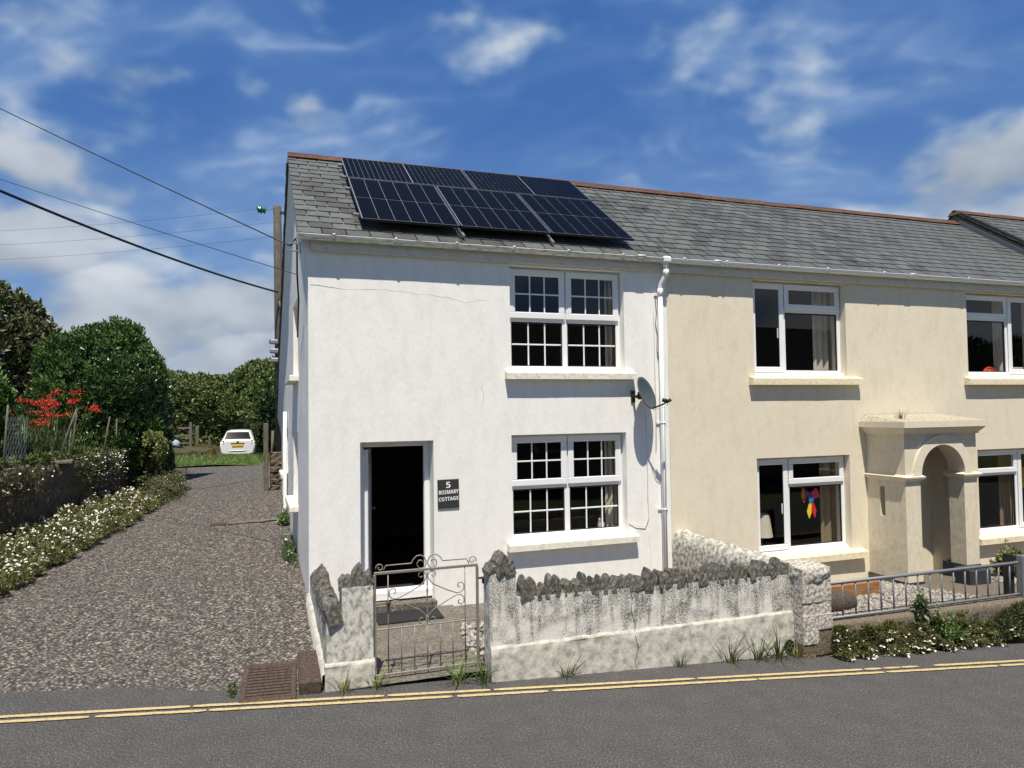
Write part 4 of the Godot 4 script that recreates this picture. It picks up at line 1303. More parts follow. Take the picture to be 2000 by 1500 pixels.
	for i in 24:
		var za := lerpf(-0.02, 1.99, i / 24.0)
		var zb := lerpf(-0.02, 1.99, (i + 1) / 24.0)
		var yy := func(z: float) -> float: return lane_y(z) + 0.14 + 0.012 * nz.get_noise_2d(z * 4.0, 3.0)
		sk.quad(Vector3(0.015, yy.call(za) + 0.02, za), Vector3(-0.028, yy.call(za), za), Vector3(-0.028, yy.call(zb), zb), Vector3(0.015, yy.call(zb) + 0.02, zb))
		sk.quad(Vector3(-0.028, yy.call(za), za), Vector3(-0.04, lane_y(za) - 0.1, za), Vector3(-0.04, lane_y(zb) - 0.1, zb), Vector3(-0.028, yy.call(zb), zb))
	obj("plinth", sk, M.old_base, s)
	rng.seed = 47
	var z := 0.12
	while z < 1.9:
		var w := rng.randf_range(0.08, 0.14)
		stone.call(s, Vector3(0.085, 0.37, z + w / 2.0), Vector3(rng.randf_range(0.15, 0.19), rng.randf_range(0.14, 0.24), w * 1.2), rng.randf_range(-0.2, 0.2))
		z += w * 0.85
	for e in [[0.19, 0.15], [0.29, 0.23], [0.38, 0.16], [0.24, 0.13]]:
		stone.call(s, Vector3(e[0], 0.655, 1.86 + rng.randf_range(-0.04, 0.06)), Vector3(0.13, e[1], 0.17), rng.randf_range(-0.3, 0.3))
	# the wall between the two front gardens, with its round whitewashed pillar
	var bw := thing("boundary_wall", "lichened white wall with a rounded top between the two front gardens", "garden wall")
	var q := B.new(true)
	var nseg := 30
	var prev := []
	for i in nseg + 1:
		var zz := lerpf(-0.02, 2.16, float(i) / nseg)
		var top := lerpf(0.6, 0.52, zz / 2.2) + 0.03 * nz.get_noise_2d(zz * 2.0, 0.0)
		var xm := lerpf(4.98, 5.12, zz / 2.2)
		var r := []
		for k in 13:
			var v := k / 12.0
			var px := 0.0
			var py := 0.0
			if v < 0.35:
				px = -0.15; py = lerpf(-0.6, top - 0.12, v / 0.35)
			elif v > 0.65:
				px = 0.15; py = lerpf(top - 0.12, -0.6, (v - 0.65) / 0.35)
			else:
				var an := PI * (1.0 - (v - 0.35) / 0.3)
				px = cos(an) * 0.15; py = top - 0.12 + sin(an) * 0.12
			var off := 0.024 * nz.get_noise_3d(px * 6.0, py * 3.0, zz * 3.0)
			r.append(Vector3(xm + px * (1.0 + off * 4.0), py + off, zz))
		if i > 0:
			for k in 12: q.quad(prev[k], r[k], r[k + 1], prev[k + 1])
		prev = r
	obj("wall", q, M.boundary, bw)
	rng.seed = 53
	var pil := thing("rubble_pillar", "whitewashed rubble pillar at the end of the stained garden wall", "pillar", Vector3(5.14, -0.5, 2.2))
	var yy := -0.06
	var row := 0
	while yy < 0.9:
		var hh := rng.randf_range(0.13, 0.2)
		var cut := rng.randf_range(0.35, 0.65)
		for e in [[-0.19, lerpf(-0.19, 0.19, cut)], [lerpf(-0.19, 0.19, cut), 0.19]]:
			var k := B.new()
			k.rock(Vector3((e[0] + e[1]) / 2.0, yy + hh / 2.0, 0.0), Vector3(e[1] - e[0] + 0.012, hh + 0.012, 0.36 + rng.randf_range(-0.03, 0.03)), 5, nf, 0.035, Vector3(yy * 20.0, e[0] * 30.0, 5.0), 0.09)
			obj("stone", k, M.whitewash if yy > 0.25 or rng.randf() < 0.4 else M.rubble, pil)
		yy += hh - 0.01
		row += 1
	var cap := B.new(true)
	cap.rock(Vector3(0, 0.95, -0.03), Vector3(0.4, 0.2, 0.46), 8, nf, 0.12, Vector3(3, 3, 3), 0.45)
	obj("cap", cap, M.whitewash, pil)
	var mor := B.new()
	mor.span(Vector3(-0.165, -0.1, -0.16), Vector3(0.165, 0.9, 0.15))
	obj("mortar", mor, M.rubble, pil)

func gate():
	var g := thing("iron_gate", "grey wrought iron garden gate with scrolls and a diamond panel", "gate", Vector3(0.95, 0.78, 1.9))
	var P := func(p: Vector2) -> Vector3: return Vector3(p.x, p.y, 0.0)
	var rod := func(called: String, pts: Array, r: float, n := 6):
		var b := B.new(true)
		b.tube(pts.map(func(k): return P.call(k)), r, n)
		obj(called, b, M.iron, g)
	var bar := func(called: String, a: Vector2, b: Vector2, w: float):
		var k := B.new()
		var d := b - a
		k.bev(Vector3((a.x + b.x) / 2, (a.y + b.y) / 2, 0), Vector3(d.length() + 0.004, w, w * 0.8), 0.003, Basis(Vector3.BACK, d.angle()))
		obj(called, k, M.iron, g)
	bar.call("top_rail", Vector2(-0.5, 0.0), Vector2(0.5, 0.0), 0.026)
	bar.call("post", Vector2(-0.497, -0.98), Vector2(-0.497, -0.012), 0.026)
	bar.call("post", Vector2(0.497, -0.98), Vector2(0.497, -0.012), 0.026)
	bar.call("middle_rail", Vector2(-0.485, -0.52), Vector2(0.485, -0.52), 0.013)
	bar.call("bottom_rail", Vector2(-0.485, -0.94), Vector2(0.485, -0.94), 0.024)
	for k in 7:
		var x := -0.372 + 0.124 * k
		var hi := -0.013 if k == 0 or k == 6 else -0.526
		rod.call("bar", [Vector2(x, -0.93), Vector2(x, hi)], 0.0058)
	var tw := B.new()
	for k in 30:
		tw.box(Vector3(0, -0.03 - 0.49 * k / 30.0, 0), Vector3(0.011, 0.019, 0.011), Basis(Vector3.UP, k * 0.35 if k > 6 and k < 23 else 0.0))
	obj("twisted_bar", tw, M.iron, g)
	for m in [-1.0, 1.0]:
		var f := func(pts: Array) -> Array: return pts.map(func(k): return Vector2(k.x * m, k.y))
		# cresting: outer curl, run, swan neck, inner curl
		var a := spiral(Vector2(0.449, 0.05), 0.012, 0.04, 0.6, -1.15, 14)
		a.reverse()
		rod.call("scroll", f.call(a), 0.0055)
		rod.call("scroll", f.call([Vector2(0.415, 0.022), Vector2(0.4, 0.05), Vector2(0.392, 0.066), Vector2(0.15, 0.068), Vector2(0.135, 0.1), Vector2(0.1, 0.132), Vector2(0.06, 0.138), Vector2(0.025, 0.115), Vector2(0.008, 0.075), Vector2(0.01, 0.04), Vector2(0.03, 0.016), Vector2(0.06, 0.012), Vector2(0.088, 0.03), Vector2(0.096, 0.06), Vector2(0.08, 0.088), Vector2(0.055, 0.09), Vector2(0.042, 0.072)]), 0.0058)
		# below the top rail
		rod.call("scroll", f.call([Vector2(0.004, -0.07), Vector2(0.02, -0.03), Vector2(0.05, -0.016), Vector2(0.078, -0.03), Vector2(0.082, -0.058), Vector2(0.062, -0.074), Vector2(0.044, -0.06)]), 0.0055)
		# the diamond
		rod.call("scroll", f.call([Vector2(0.005, -0.05), Vector2(0.02, -0.1), Vector2(0.06, -0.145), Vector2(0.2, -0.215), Vector2(0.29, -0.25), Vector2(0.335, -0.245), Vector2(0.362, -0.215), Vector2(0.362, -0.175), Vector2(0.336, -0.15), Vector2(0.306, -0.16), Vector2(0.3, -0.186), Vector2(0.32, -0.2)]), 0.0058)
		rod.call("scroll", f.call([Vector2(0.005, -0.47), Vector2(0.02, -0.425), Vector2(0.06, -0.385), Vector2(0.2, -0.31), Vector2(0.29, -0.268), Vector2(0.335, -0.272), Vector2(0.363, -0.3), Vector2(0.362, -0.34), Vector2(0.336, -0.362), Vector2(0.308, -0.35), Vector2(0.304, -0.326), Vector2(0.322, -0.314)]), 0.0058)
		rod.call("scroll", f.call([Vector2(0.004, -0.43), Vector2(0.012, -0.48), Vector2(0.04, -0.512), Vector2(0.07, -0.5), Vector2(0.078, -0.47), Vector2(0.058, -0.45), Vector2(0.038, -0.464)]), 0.0055)
	var la := B.new()
	la.bev(Vector3(-0.43, -0.28, 0.0), Vector3(0.12, 0.022, 0.016), 0.003)
	obj("latch", la, M.iron, g)
	var ha := B.new(true)
	ha.tube([Vector3(-0.375, -0.28, -0.02), Vector3(-0.375, -0.28, 0.04)], 0.022, 10)
	obj("latch_knob", ha, M.rust, g)
	for y in [-0.13, -0.88]:
		var hg := B.new()
		hg.bev(Vector3(0.535, y, 0.0), Vector3(0.06, 0.02, 0.016), 0.003)
		hg.bev(Vector3(0.556, y - 0.025, 0.03), Vector3(0.035, 0.05, 0.04), 0.006)
		obj("hinge", hg, M.rust, g)

func railing():
	var t := thing("metal_railing", "low grey tubular railing along the top of the retaining wall", "railing")
	var pt := func(x: float, y: float) -> Vector3: return Vector3(x, y, 2.15 + 0.03 * (x - 5.3))
	for e in [[0.275, "top_rail", 0.02], [-0.115, "bottom_rail", 0.017]]:
		var b := B.new(true)
		b.tube([pt.call(5.28, e[0]), pt.call(8.42, e[0] + 0.012)], e[2], 10)
		obj(e[1], b, M.steel, t)
	for k in 17:
		var x := 5.33 + 0.184 * k
		var b := B.new(true)
		b.tube([pt.call(x, -0.11), pt.call(x, 0.27)], 0.0095, 8)
		obj("baluster", b, M.steel, t)
	var p := B.new()
	p.bev(Vector3(8.46, 0.1, 2.25), Vector3(0.05, 0.56, 0.09), 0.006)
	obj("post", p, M.steel, t)
	var q := thing("dark_gate_post", "dark square post at the end of the grey railing", "post", Vector3(8.42, -0.2, 2.12))
	var k := B.new()
	k.bev(Vector3(0, 0.29, 0), Vector3(0.09, 0.58, 0.09), 0.006)
	obj("post", k, M.black, q)
	# the wall it stands on
	var w := thing("retaining_wall", "low rough retaining wall under the grey railing, overgrown with daisies", "retaining wall")
	var nz := noise(530, 2.0, 4)
	var b := B.new(true)
	var xs := steps(5.28, 14.0, 110)
	for i in xs.size() - 1:
		var f := func(x: float, j: int) -> Vector3:
			var zz := 2.24 + 0.03 * (x - 5.3)
			if j == 0: return Vector3(x, -0.14, zz - 0.28)
			if j == 1: return Vector3(x, -0.145 + 0.008 * nz.get_noise_2d(x * 3.0, 0.0), zz - 0.03)
			var y := lerpf(-0.17, road_y(x) - 0.1, (j - 2) / 6.0)
			return Vector3(x, y, zz + 0.03 * nz.get_noise_2d(x * 2.0, y * 4.0))
		for j in 8: b.quad(f.call(xs[i], j + 1), f.call(xs[i + 1], j + 1), f.call(xs[i + 1], j), f.call(xs[i], j))
	obj("wall", b, M.low_wall, w)

func sign_and_dish():
	var s := thing("house_sign", "dark slate name plate with white painted lettering beside the open door", "sign", Vector3(1.66, 1.26, 0.012))
	s.rotation.z = deg_to_rad(0.6)
	var b := B.new()
	b.bev(Vector3.ZERO, Vector3(0.272, 0.352, 0.014), 0.004)
	obj("slate_plate", b, M.slate_sign, s)
	for e in [["5", 0.075, 0.108, 0.085, 0.0], ["ROSMARY", 0.048, 0.022, 0.25, 0.03], ["COTTAGE", 0.046, -0.062, 0.25, 0.035]]:
		var tm := TextMesh.new()
		var f := SystemFont.new()
		f.font_names = PackedStringArray(["Droid Sans"])
		f.font_weight = 600
		tm.font = f
		tm.text = e[0]
		tm.font_size = 40
		tm.pixel_size = 0.001
		tm.depth = 0.002
		var o := obj("lettering", tm, M.letter, s, Vector3(0, e[2], 0.009))
		var bb := tm.get_aabb()
		var sy: float = e[1] / bb.size.y
		var sx: float = minf(sy * 1.15, e[3] / bb.size.x)
		o.scale = Vector3(sx, sy, 1.0)
		o.rotation.z = e[4]
	var d := thing("satellite_dish", "grey satellite dish on a bracket above its long shadow on white render", "satellite dish", Vector3(4.26, 2.44, 0.0))
	var br := B.new()
	br.bev(Vector3(0, 0, 0.012), Vector3(0.06, 0.16, 0.022), 0.004)
	br.bev(Vector3(0.0, 0.0, 0.09), Vector3(0.035, 0.04, 0.15), 0.006)
	br.bev(Vector3(0.02, 0.01, 0.16), Vector3(0.05, 0.1, 0.06), 0.008)
	obj("bracket", br, M.black, d)
	# the bowl looks out along the wall and a little up
	var look := Vector3(0.5, 0.36, 0.8).normalized()
	var bx := Vector3.UP.cross(look).normalized()
	var by := look.cross(bx)
	var bs := Basis(bx, by, look)
	var bowl := B.new(true)
	var rings := []
	for i in 9:
		var r := i / 8.0
		var row := []
		for k in 28:
			var a := TAU * k / 28.0
			row.append(Vector3(cos(a) * 0.2 * r, sin(a) * 0.23 * r, 0.055 * r * r))
		rings.append(row)
	for off in [0.0, -0.006]:
		for i in 8:
			for k in 28:
				var k2 := (k + 1) % 28
				var o := Vector3(0, 0, off)
				bowl.quad(rings[i][k] + o, rings[i + 1][k] + o, rings[i + 1][k2] + o, rings[i][k2] + o)
	for k in 28:
		var k2 := (k + 1) % 28
		var r0: Vector3 = rings[8][k]
		var r1: Vector3 = rings[8][k2]
		bowl.quad(r0, r0 * 1.02 + Vector3(0, 0, -0.012), r1 * 1.02 + Vector3(0, 0, -0.012), r1)
	var bo := obj("bowl", bowl, M.dish, d, Vector3(0.055, 0.03, 0.2))
	bo.basis = bs
	var arm := B.new(true)
	var foot := Vector3(0.055, 0.03, 0.2) + bs * Vector3(0, -0.225, 0.045)
	var tip := Vector3(0.24, -0.08, 0.46)
	arm.tube([foot, foot.lerp(tip, 0.8) + Vector3(0, -0.01, 0), tip], 0.011, 8)
	obj("arm", arm, M.black, d)
	var lnb := B.new(true)
	lnb.tube([tip + Vector3(-0.045, 0.03, -0.02), tip + Vector3(0.02, 0.01, 0.01)], [0.028, 0.024], 12)
	lnb.tube([tip + Vector3(0.0, 0.0, 0.0), tip + Vector3(0.06, 0.03, 0.02)], 0.022, 10)
	obj("receiver", lnb, M.black, d)
	var cb := B.new(true)
	cb.tube([tip + Vector3(0.02, -0.02, 0.0), tip + Vector3(0.0, -0.07, 0.0), tip + Vector3(-0.05, -0.07, -0.02), foot + Vector3(0.02, -0.02, 0)], 0.005, 6)
	obj("lead", cb, M.cable_white, d)

func street_iron():
	# grating and the cast kerb box at the foot of the lane
	var g := thing("drain_grate", "rusty slotted iron drain grate at the foot of the lane", "drain", Vector3(-0.47, -0.145, 1.73))
	g.rotation = Vector3(deg_to_rad(5.0), deg_to_rad(-3.5), deg_to_rad(-1.0))
	var f := B.new()
	ring(f, -0.235, 0.235, -0.38, 0.38, -0.05, 0.02, 0.05)
	var fo := obj("frame", f, M.rust, g)
	fo.rotation.x = -PI / 2.0
	for k in 11:
		var b := B.new()
		b.bev(Vector3(0, -0.005, -0.3 + 0.06 * k), Vector3(0.38, 0.045, 0.03), 0.006)
		obj("bar", b, M.rust, g)
	var pit := B.new()
	pit.span(Vector3(-0.2, -0.3, -0.35), Vector3(0.2, -0.06, 0.35))
	obj("pit", pit, M.black, g)
	var k := thing("kerb_box", "rusty brown cast iron kerb box beside the white gate pier", "kerb box", Vector3(-0.12, -0.22, 1.66))
	k.rotation = Vector3(deg_to_rad(4.0), deg_to_rad(-2.0), 0)
	var bx := B.new()
	bx.bev(Vector3(0, 0.07, 0), Vector3(0.19, 0.19, 0.72), 0.012)
	obj("box", bx, M.rust, k)
	for i in 13:
		for s in [-1.0, 1.0]:
			var r := B.new(true)
			var z := -0.3 + 0.049 * i
			r.tube([Vector3(s * 0.012, 0.165, z + 0.012), Vector3(s * 0.035, 0.166, z - 0.008), Vector3(s * 0.06, 0.166, z + 0.012), Vector3(s * 0.082, 0.165, z - 0.006)], 0.0055, 5)
			obj("tread", r, M.rust, k)
	var m := thing("door_mat", "black rubber mat on the path before the open door", "door mat", Vector3(1.1, -0.112, 0.27))
	m.rotation = Vector3(deg_to_rad(2.9), 0.0, 0)
	var mb := B.new()
	mb.bev(Vector3(0, 0.01, 0), Vector3(0.76, 0.02, 0.38), 0.006)
	obj("mat", mb, M.mat_rubber, m)
	var im := thing("hall_mat", "dark mat on the hall floor inside the open door", "door mat", Vector3(1.08, -0.01, -0.62))
	var ib := B.new()
	ib.bev(Vector3(0, 0.01, 0), Vector3(0.6, 0.02, 0.4), 0.006)
	obj("mat", ib, M.mat_rubber, im)

func garden_things():
	var nf := noise(541, 1.6, 4)
	var sl := thing("timber_sleeper", "orange brown timber sleeper lying on the gravel below the cream window", "timber", Vector3(6.75, -0.36, 0.92))
	sl.rotation.y = deg_to_rad(0.5)
	var b := B.new()
	b.bev(Vector3(0, 0.13, 0), Vector3(1.5, 0.2, 0.12), 0.008)
	obj("beam", b, M.wood, sl)
	for x in [-0.55, 0.35]:
		var k := B.new()
		k.bev(Vector3(x, 0.01, 0), Vector3(0.1, 0.08, 0.1), 0.008)
		obj("block", k, M.log, sl)
	var lg := thing("old_log", "thick dark driftwood log lying on pale gravel", "log", Vector3(6.05, -0.24, 1.52), deg_to_rad(4.0))
	var lb := B.new(true)
	lb.tube([Vector3(-0.55, 0.06, 0), Vector3(-0.3, 0.08, 0.01), Vector3(0.0, 0.08, 0.0), Vector3(0.28, 0.07, 0.0), Vector3(0.42, 0.06, 0.0), Vector3(0.46, 0.05, 0.0)], [0.13, 0.15, 0.15, 0.14, 0.11, 0.05], 14)
	obj("trunk", lb, M.log, lg)
	# slab planter beside the porch
	var pl := thing("slate_planter", "black tarred stone block standing beside the porch foot", "planter", Vector3(9.2, -0.36, 1.02), deg_to_rad(-6.0))
	var pb := B.new()
	pb.bev(Vector3(0, 0.13, 0), Vector3(0.36, 0.3, 0.3), 0.02)
	obj("block", pb, M.tar, pl)
	var kb := B.new()
	kb.bev(Vector3(0.42, 0.03, 0.05), Vector3(0.5, 0.07, 0.07), 0.01)
	obj("edging", kb, M.low_wall, pl)
	# pebbles: in the near garden and on the gravel bed
	var shape := B.new()
	shape.rock(Vector3.ZERO, Vector3.ONE, 2, nf, 0.3, Vector3.ZERO, 0.7)
	var pm := shape.mesh()
	var heap := func(called: String, label: String, n: int, where: Callable, sz: float):
		var mm := MultiMesh.new()
		mm.transform_format = MultiMesh.TRANSFORM_3D
		mm.use_colors = true
		mm.mesh = pm
		mm.instance_count = n
		for i in n:
			var p: Vector3 = where.call()
			var s := sz * rng.randf_range(0.5, 1.3)
			mm.set_instance_transform(i, Transform3D(Basis.from_euler(Vector3(rng.randf() * TAU, rng.randf() * TAU, rng.randf() * TAU)) * Basis.from_scale(Vector3(s * 1.3, s * 0.7, s)), p))
			var v := rng.randf_range(0.14, 0.44)
			mm.set_instance_color(i, Color(v, v * rng.randf_range(0.88, 0.97), v * rng.randf_range(0.74, 0.9)))
		var o := MultiMeshInstance3D.new()
		o.name = called
		o.multimesh = mm
		o.material_override = M.petal
		add_child(o)
		tag(o, label, "pebbles")
		o.set_meta("kind", "stuff")
	rng.seed = 61
	heap.call("garden_pebbles", "brown and grey pebbles behind the gate beside the path", 700, func():
		var u := rng.randf()
		var z := rng.randf_range(0.75, 1.95)
		var x := lerpf(1.46 + 0.22 * absf(z - 1.4), 2.4, u)
		return Vector3(x, lerpf(-0.1, -0.2, z / 2.0) + 0.012, z), 0.045)
	heap.call("white_gravel", "pale gravel filling the front garden of the cream cottage", 9000, func():
		var z := rng.randf_range(0.0, 2.1)
		return Vector3(rng.randf_range(5.2, 8.28) if rng.randf() < 0.62 or z < 0.9 else rng.randf_range(9.5, 12.0), -0.39 + 0.09 * z, z), 0.034)

func window_things():
	# what shows behind the glass
	var curtain := func(x: float, y0: float, y1: float, w: float, m: Material, label: String):
		var t := thing("curtain", label, "curtain", Vector3(x, y0, -0.4), 0.0, "curtains behind the windows")
		var b := B.new(true)
		var n := 22
		for i in n:
			var f := func(k: int, y: float) -> Vector3: return Vector3(w * k / n, y, 0.028 * sin(k * 1.15) + 0.012 * sin(k * 0.5 + y * 2.0))
			b.quad(f.call(i, 0.0), f.call(i + 1, 0.0), f.call(i + 1, y1 - y0), f.call(i, y1 - y0))
		obj("cloth", b, m, t)
	curtain.call(4.06, 2.7, 4.2, 0.32, M.curtain, "pale curtain drawn aside in the white cottage's upper window")
	curtain.call(4.02, 0.4, 2.0, 0.34, M.curtain, "pale curtain drawn aside in the white cottage's lower window")
	curtain.call(7.72, 2.6, 4.2, 0.5, M.curtain, "pale curtain in the cream cottage's upper window near the pipe")
	curtain.call(7.78, -0.1, 1.6, 0.55, M.curtain_brown, "brown curtain behind the window with the bright scarf")
	curtain.call(11.7, 2.6, 4.2, 0.34, M.curtain, "pale curtain behind the small toy rainbow")
	curtain.call(11.72, -0.1, 1.6, 0.3, M.curtain_brown, "brown curtain behind the cream window beyond the porch")
	# knotted scarf of many colours
	var sc := thing("scarf", "knotted rainbow coloured scarf hanging in the cream cottage window", "scarf", Vector3(7.43, 0.83, -0.24))
	sc.scale = Vector3.ONE * 1.12
	var th := B.new(true)
	th.tube([Vector3(-0.01, 0.14, 0.0), Vector3(0.0, 0.6, 0.0)], 0.002, 4)
	obj("thread", th, M.cable, sc)
	var piece := func(called: String, pts: Array, c: Color):
		var b := B.new(true)
		for i in range(1, pts.size() - 1):
			b.tri(pts[0], pts[i], pts[i + 1])
		var m := mat(c, 0.7)
		m.backlight_enabled = true; m.backlight = Color(0.3, 0.3, 0.3)
		obj(called, b, m, sc)
	piece.call("loop", [Vector3(-0.02, 0.12, 0), Vector3(-0.13, 0.2, 0.01), Vector3(-0.16, 0.06, 0.02), Vector3(-0.11, -0.02, 0.02), Vector3(-0.07, 0.06, 0.01)], c8(216, 110, 30))
	piece.call("loop", [Vector3(0.02, 0.1, 0), Vector3(0.06, 0.03, 0.02), Vector3(0.16, 0.04, 0.02), Vector3(0.12, 0.16, 0.02), Vector3(0.08, 0.17, 0.01)], c8(226, 40, 96))
	piece.call("band", [Vector3(-0.09, 0.17, 0.015), Vector3(-0.08, 0.08, 0.02), Vector3(0.0, 0.02, 0.03), Vector3(0.02, 0.07, 0.025)], c8(88, 40, 150))
	piece.call("knot", [Vector3(-0.04, 0.05, 0.035), Vector3(-0.045, 0.0, 0.035), Vector3(0.02, -0.02, 0.035), Vector3(0.045, 0.03, 0.035), Vector3(0.01, 0.07, 0.035)], c8(40, 120, 214))
	piece.call("tail", [Vector3(-0.02, 0.0, 0.02), Vector3(-0.07, -0.14, 0.02), Vector3(-0.035, -0.24, 0.025), Vector3(0.0, -0.16, 0.03), Vector3(0.005, -0.02, 0.03)], c8(240, 208, 30))
	piece.call("tail", [Vector3(0.005, 0.0, 0.02), Vector3(0.01, -0.13, 0.03), Vector3(0.06, -0.24, 0.025), Vector3(0.095, -0.13, 0.02), Vector3(0.045, -0.01, 0.02)], c8(214, 24, 40))
	# lamp inside the left casement
	var lp := thing("table_lamp", "cream shaded table lamp in the cream cottage's lower window", "lamp", Vector3(6.74, -0.105, -0.5))
	var sh := B.new(true)
	sh.tube([Vector3(0, 0.4, 0), Vector3(0, 0.74, 0)], [0.16, 0.11], 18, false)
	obj("lamp_shade", sh, M.curtain, lp)
	var st := B.new(true)
	st.tube([Vector3(0, 0.0, 0), Vector3(0, 0.04, 0), Vector3(0, 0.06, 0), Vector3(0, 0.4, 0)], [0.09, 0.08, 0.02, 0.012], 12)
	obj("stand", st, M.brown_wood, lp)
	var ta := thing("side_table", "dark wooden table behind the cream cottage's lower window", "table", Vector3(6.74, -0.42, -0.5))
	var tb := B.new()
	tb.bev(Vector3(0, 0.3, 0), Vector3(0.5, 0.03, 0.35), 0.006)
	obj("table_top", tb, M.brown_wood, ta)
	for e in [[-0.2, -0.13], [0.2, -0.13], [-0.2, 0.13], [0.2, 0.13]]:
		var k := B.new()
		k.bev(Vector3(e[0], 0.145, e[1]), Vector3(0.04, 0.285, 0.04), 0.004)
		obj("leg", k, M.brown_wood, ta)
	# wooden rainbow and a little box on the upper sill
	var rb := thing("toy_rainbow", "wooden toy rainbow standing on the upper window ledge", "toy", Vector3(11.38, 2.735, -0.24))
	var cols := [c8(204, 50, 40), c8(222, 96, 40), c8(232, 190, 70), c8(60, 130, 60)]
	for i in 4:
		var b := B.new(true)
		var pts := []
		for k in 13: pts.append(Vector3(cos(PI * k / 12.0), sin(PI * k / 12.0), 0) * (0.17 - 0.036 * i))
		b.tube(pts, 0.018, 8)
		obj("arch", b, mat(cols[i], 0.6), rb)
	var wb := thing("ledge_box", "small pale box on the upper window ledge", "box", Vector3(12.02, 2.735, -0.24))
	var bb := B.new()
	bb.bev(Vector3(0, 0.09, 0), Vector3(0.28, 0.18, 0.08), 0.008)
	obj("box", bb, M.curtain, wb)
	var yl := thing("yellow_lamp", "yellow shaded lamp glimpsed in the window beyond the porch", "lamp", Vector3(12.42, 0.48, -0.5))
	var ys := B.new(true)
	ys.tube([Vector3(0, 0.3, 0), Vector3(0, 0.66, 0)], [0.15, 0.13], 18, false)
	obj("lamp_shade", ys, mat(c8(236, 190, 20), 0.7), yl)
	var yb := B.new(true)
	yb.tube([Vector3(0, -0.9, 0), Vector3(0, -0.88, 0), Vector3(0, -0.86, 0), Vector3(0, 0.34, 0)], [0.12, 0.12, 0.015, 0.012], 12)
	obj("stand", yb, M.black, yl)
	var vs := thing("white_jar", "small white jar on the white cottage's lower window ledge", "jar", Vector3(3.88, 0.612, -0.26))
	var vb := B.new(true)
	vb.tube([Vector3(0, 0, 0), Vector3(0, 0.03, 0), Vector3(0, 0.1, 0), Vector3(0, 0.14, 0), Vector3(0, 0.17, 0)], [0.03, 0.045, 0.05, 0.03, 0.034], 14)
	obj("jar", vb, M.curtain, vs)

# ---------------------------------------------------------------- plants
func leaf_cluster(n: int, len: float, wid: float, sd: int, up := 0.3, fold := 0.25) -> ArrayMesh:
	# a sprig of folded leaves round one point
	rng.seed = sd
	var b := B.new()
	for k in n:
		var d := Vector3(rng.randf_range(-1, 1), rng.randf_range(-0.6, 1) + up, rng.randf_range(-1, 1)).normalized()
		var s := d.cross(Vector3(rng.randf_range(-1, 1), rng.randf_range(-0.3, 0.3), rng.randf_range(-1, 1))).normalized()
		var nn := s.cross(d)
		var L := len * rng.randf_range(0.7, 1.25)
		var o := d * len * rng.randf_range(0.0, 0.5)
		var W := wid * 0.5 * rng.randf_range(0.8, 1.2)
		var tip := o + d * L - nn * L * 0.12
		var mid := o + d * L * 0.45
		b.tri(o, mid + s * W + nn * W * fold, tip); b.tri(o, tip, mid - s * W + nn * W * fold)
	return b.mesh()
func blade_cluster(n: int, len: float, wid: float, sd: int, spread := 0.5, root := 0.05) -> ArrayMesh:
	rng.seed = sd
	var b := B.new()
	for k in n:
		var a := rng.randf() * TAU
		var d := Vector3(cos(a), 0, sin(a))
		var s := Vector3(-d.z, 0, d.x)
		var L := len * rng.randf_range(0.45, 1.15)
		var lean := spread * rng.randf_range(0.2, 1.3)
		var o := d * rng.randf() * root
		var prev := o
		for i in 4:
			var t := (i + 1) / 4.0
			var p := o + Vector3.UP * L * (t - 0.25 * lean * t * t) + d * L * lean * t * t
			var w0 := wid * 0.5 * (1.0 - i / 4.0 * 0.8)
			var w1 := wid * 0.5 * (1.0 - t * 0.95)
			b.quad(prev - s * w0, prev + s * w0, p + s * w1, p - s * w1)
			prev = p
	return b.mesh()
func scatter(called: String, parent: Node, mesh: Mesh, m: Material, n: int, place: Callable, tone: Callable) -> MultiMeshInstance3D:
	# place() gives [position, basis], tone() a linear colour
	var mm := MultiMesh.new()
	mm.transform_format = MultiMesh.TRANSFORM_3D
	mm.use_colors = true
	mm.mesh = mesh
	mm.instance_count = n
	for i in n:
		var p: Array = place.call(i)
		mm.set_instance_transform(i, Transform3D(p[1], p[0]))
		mm.set_instance_color(i, tone.call(p[0]))
	var o := MultiMeshInstance3D.new()
	o.name = called
	o.multimesh = mm
	o.material_override = m
	o.set_meta("kind", "stuff")
	(parent if parent else self).add_child(o, true)
	return o
func spin(s0: float, s1: float) -> Basis:
	return Basis.from_euler(Vector3(rng.randf_range(-0.6, 0.6), rng.randf() * TAU, rng.randf_range(-0.6, 0.6))) * Basis.from_scale(Vector3.ONE * rng.randf_range(s0, s1))
func in_blobs(blobs: Array, shell := 0.72) -> Callable:
	# points in the outer part of a group of lumps
	var total := 0.0
	for b in blobs: total += b[1].x * b[1].y + b[1].y * b[1].z + b[1].x * b[1].z
	return func(_i):
		var p := Vector3.ZERO
		for tries in 12:
			var pick := rng.randf() * total
			var c: Array = blobs[0]
			for b in blobs:
				pick -= b[1].x * b[1].y + b[1].y * b[1].z + b[1].x * b[1].z
				if pick <= 0.0:
					c = b
					break
			var d := Vector3(rng.randfn(), rng.randfn(), rng.randfn()).normalized()
			p = c[0] + d * c[1] * lerpf(shell, 1.06, sqrt(rng.randf()))
			var deep := false
			for b in blobs:
				if b != c and ((p - b[0]) / b[1]).length() < shell: deep = true
			if not deep: break
		return p
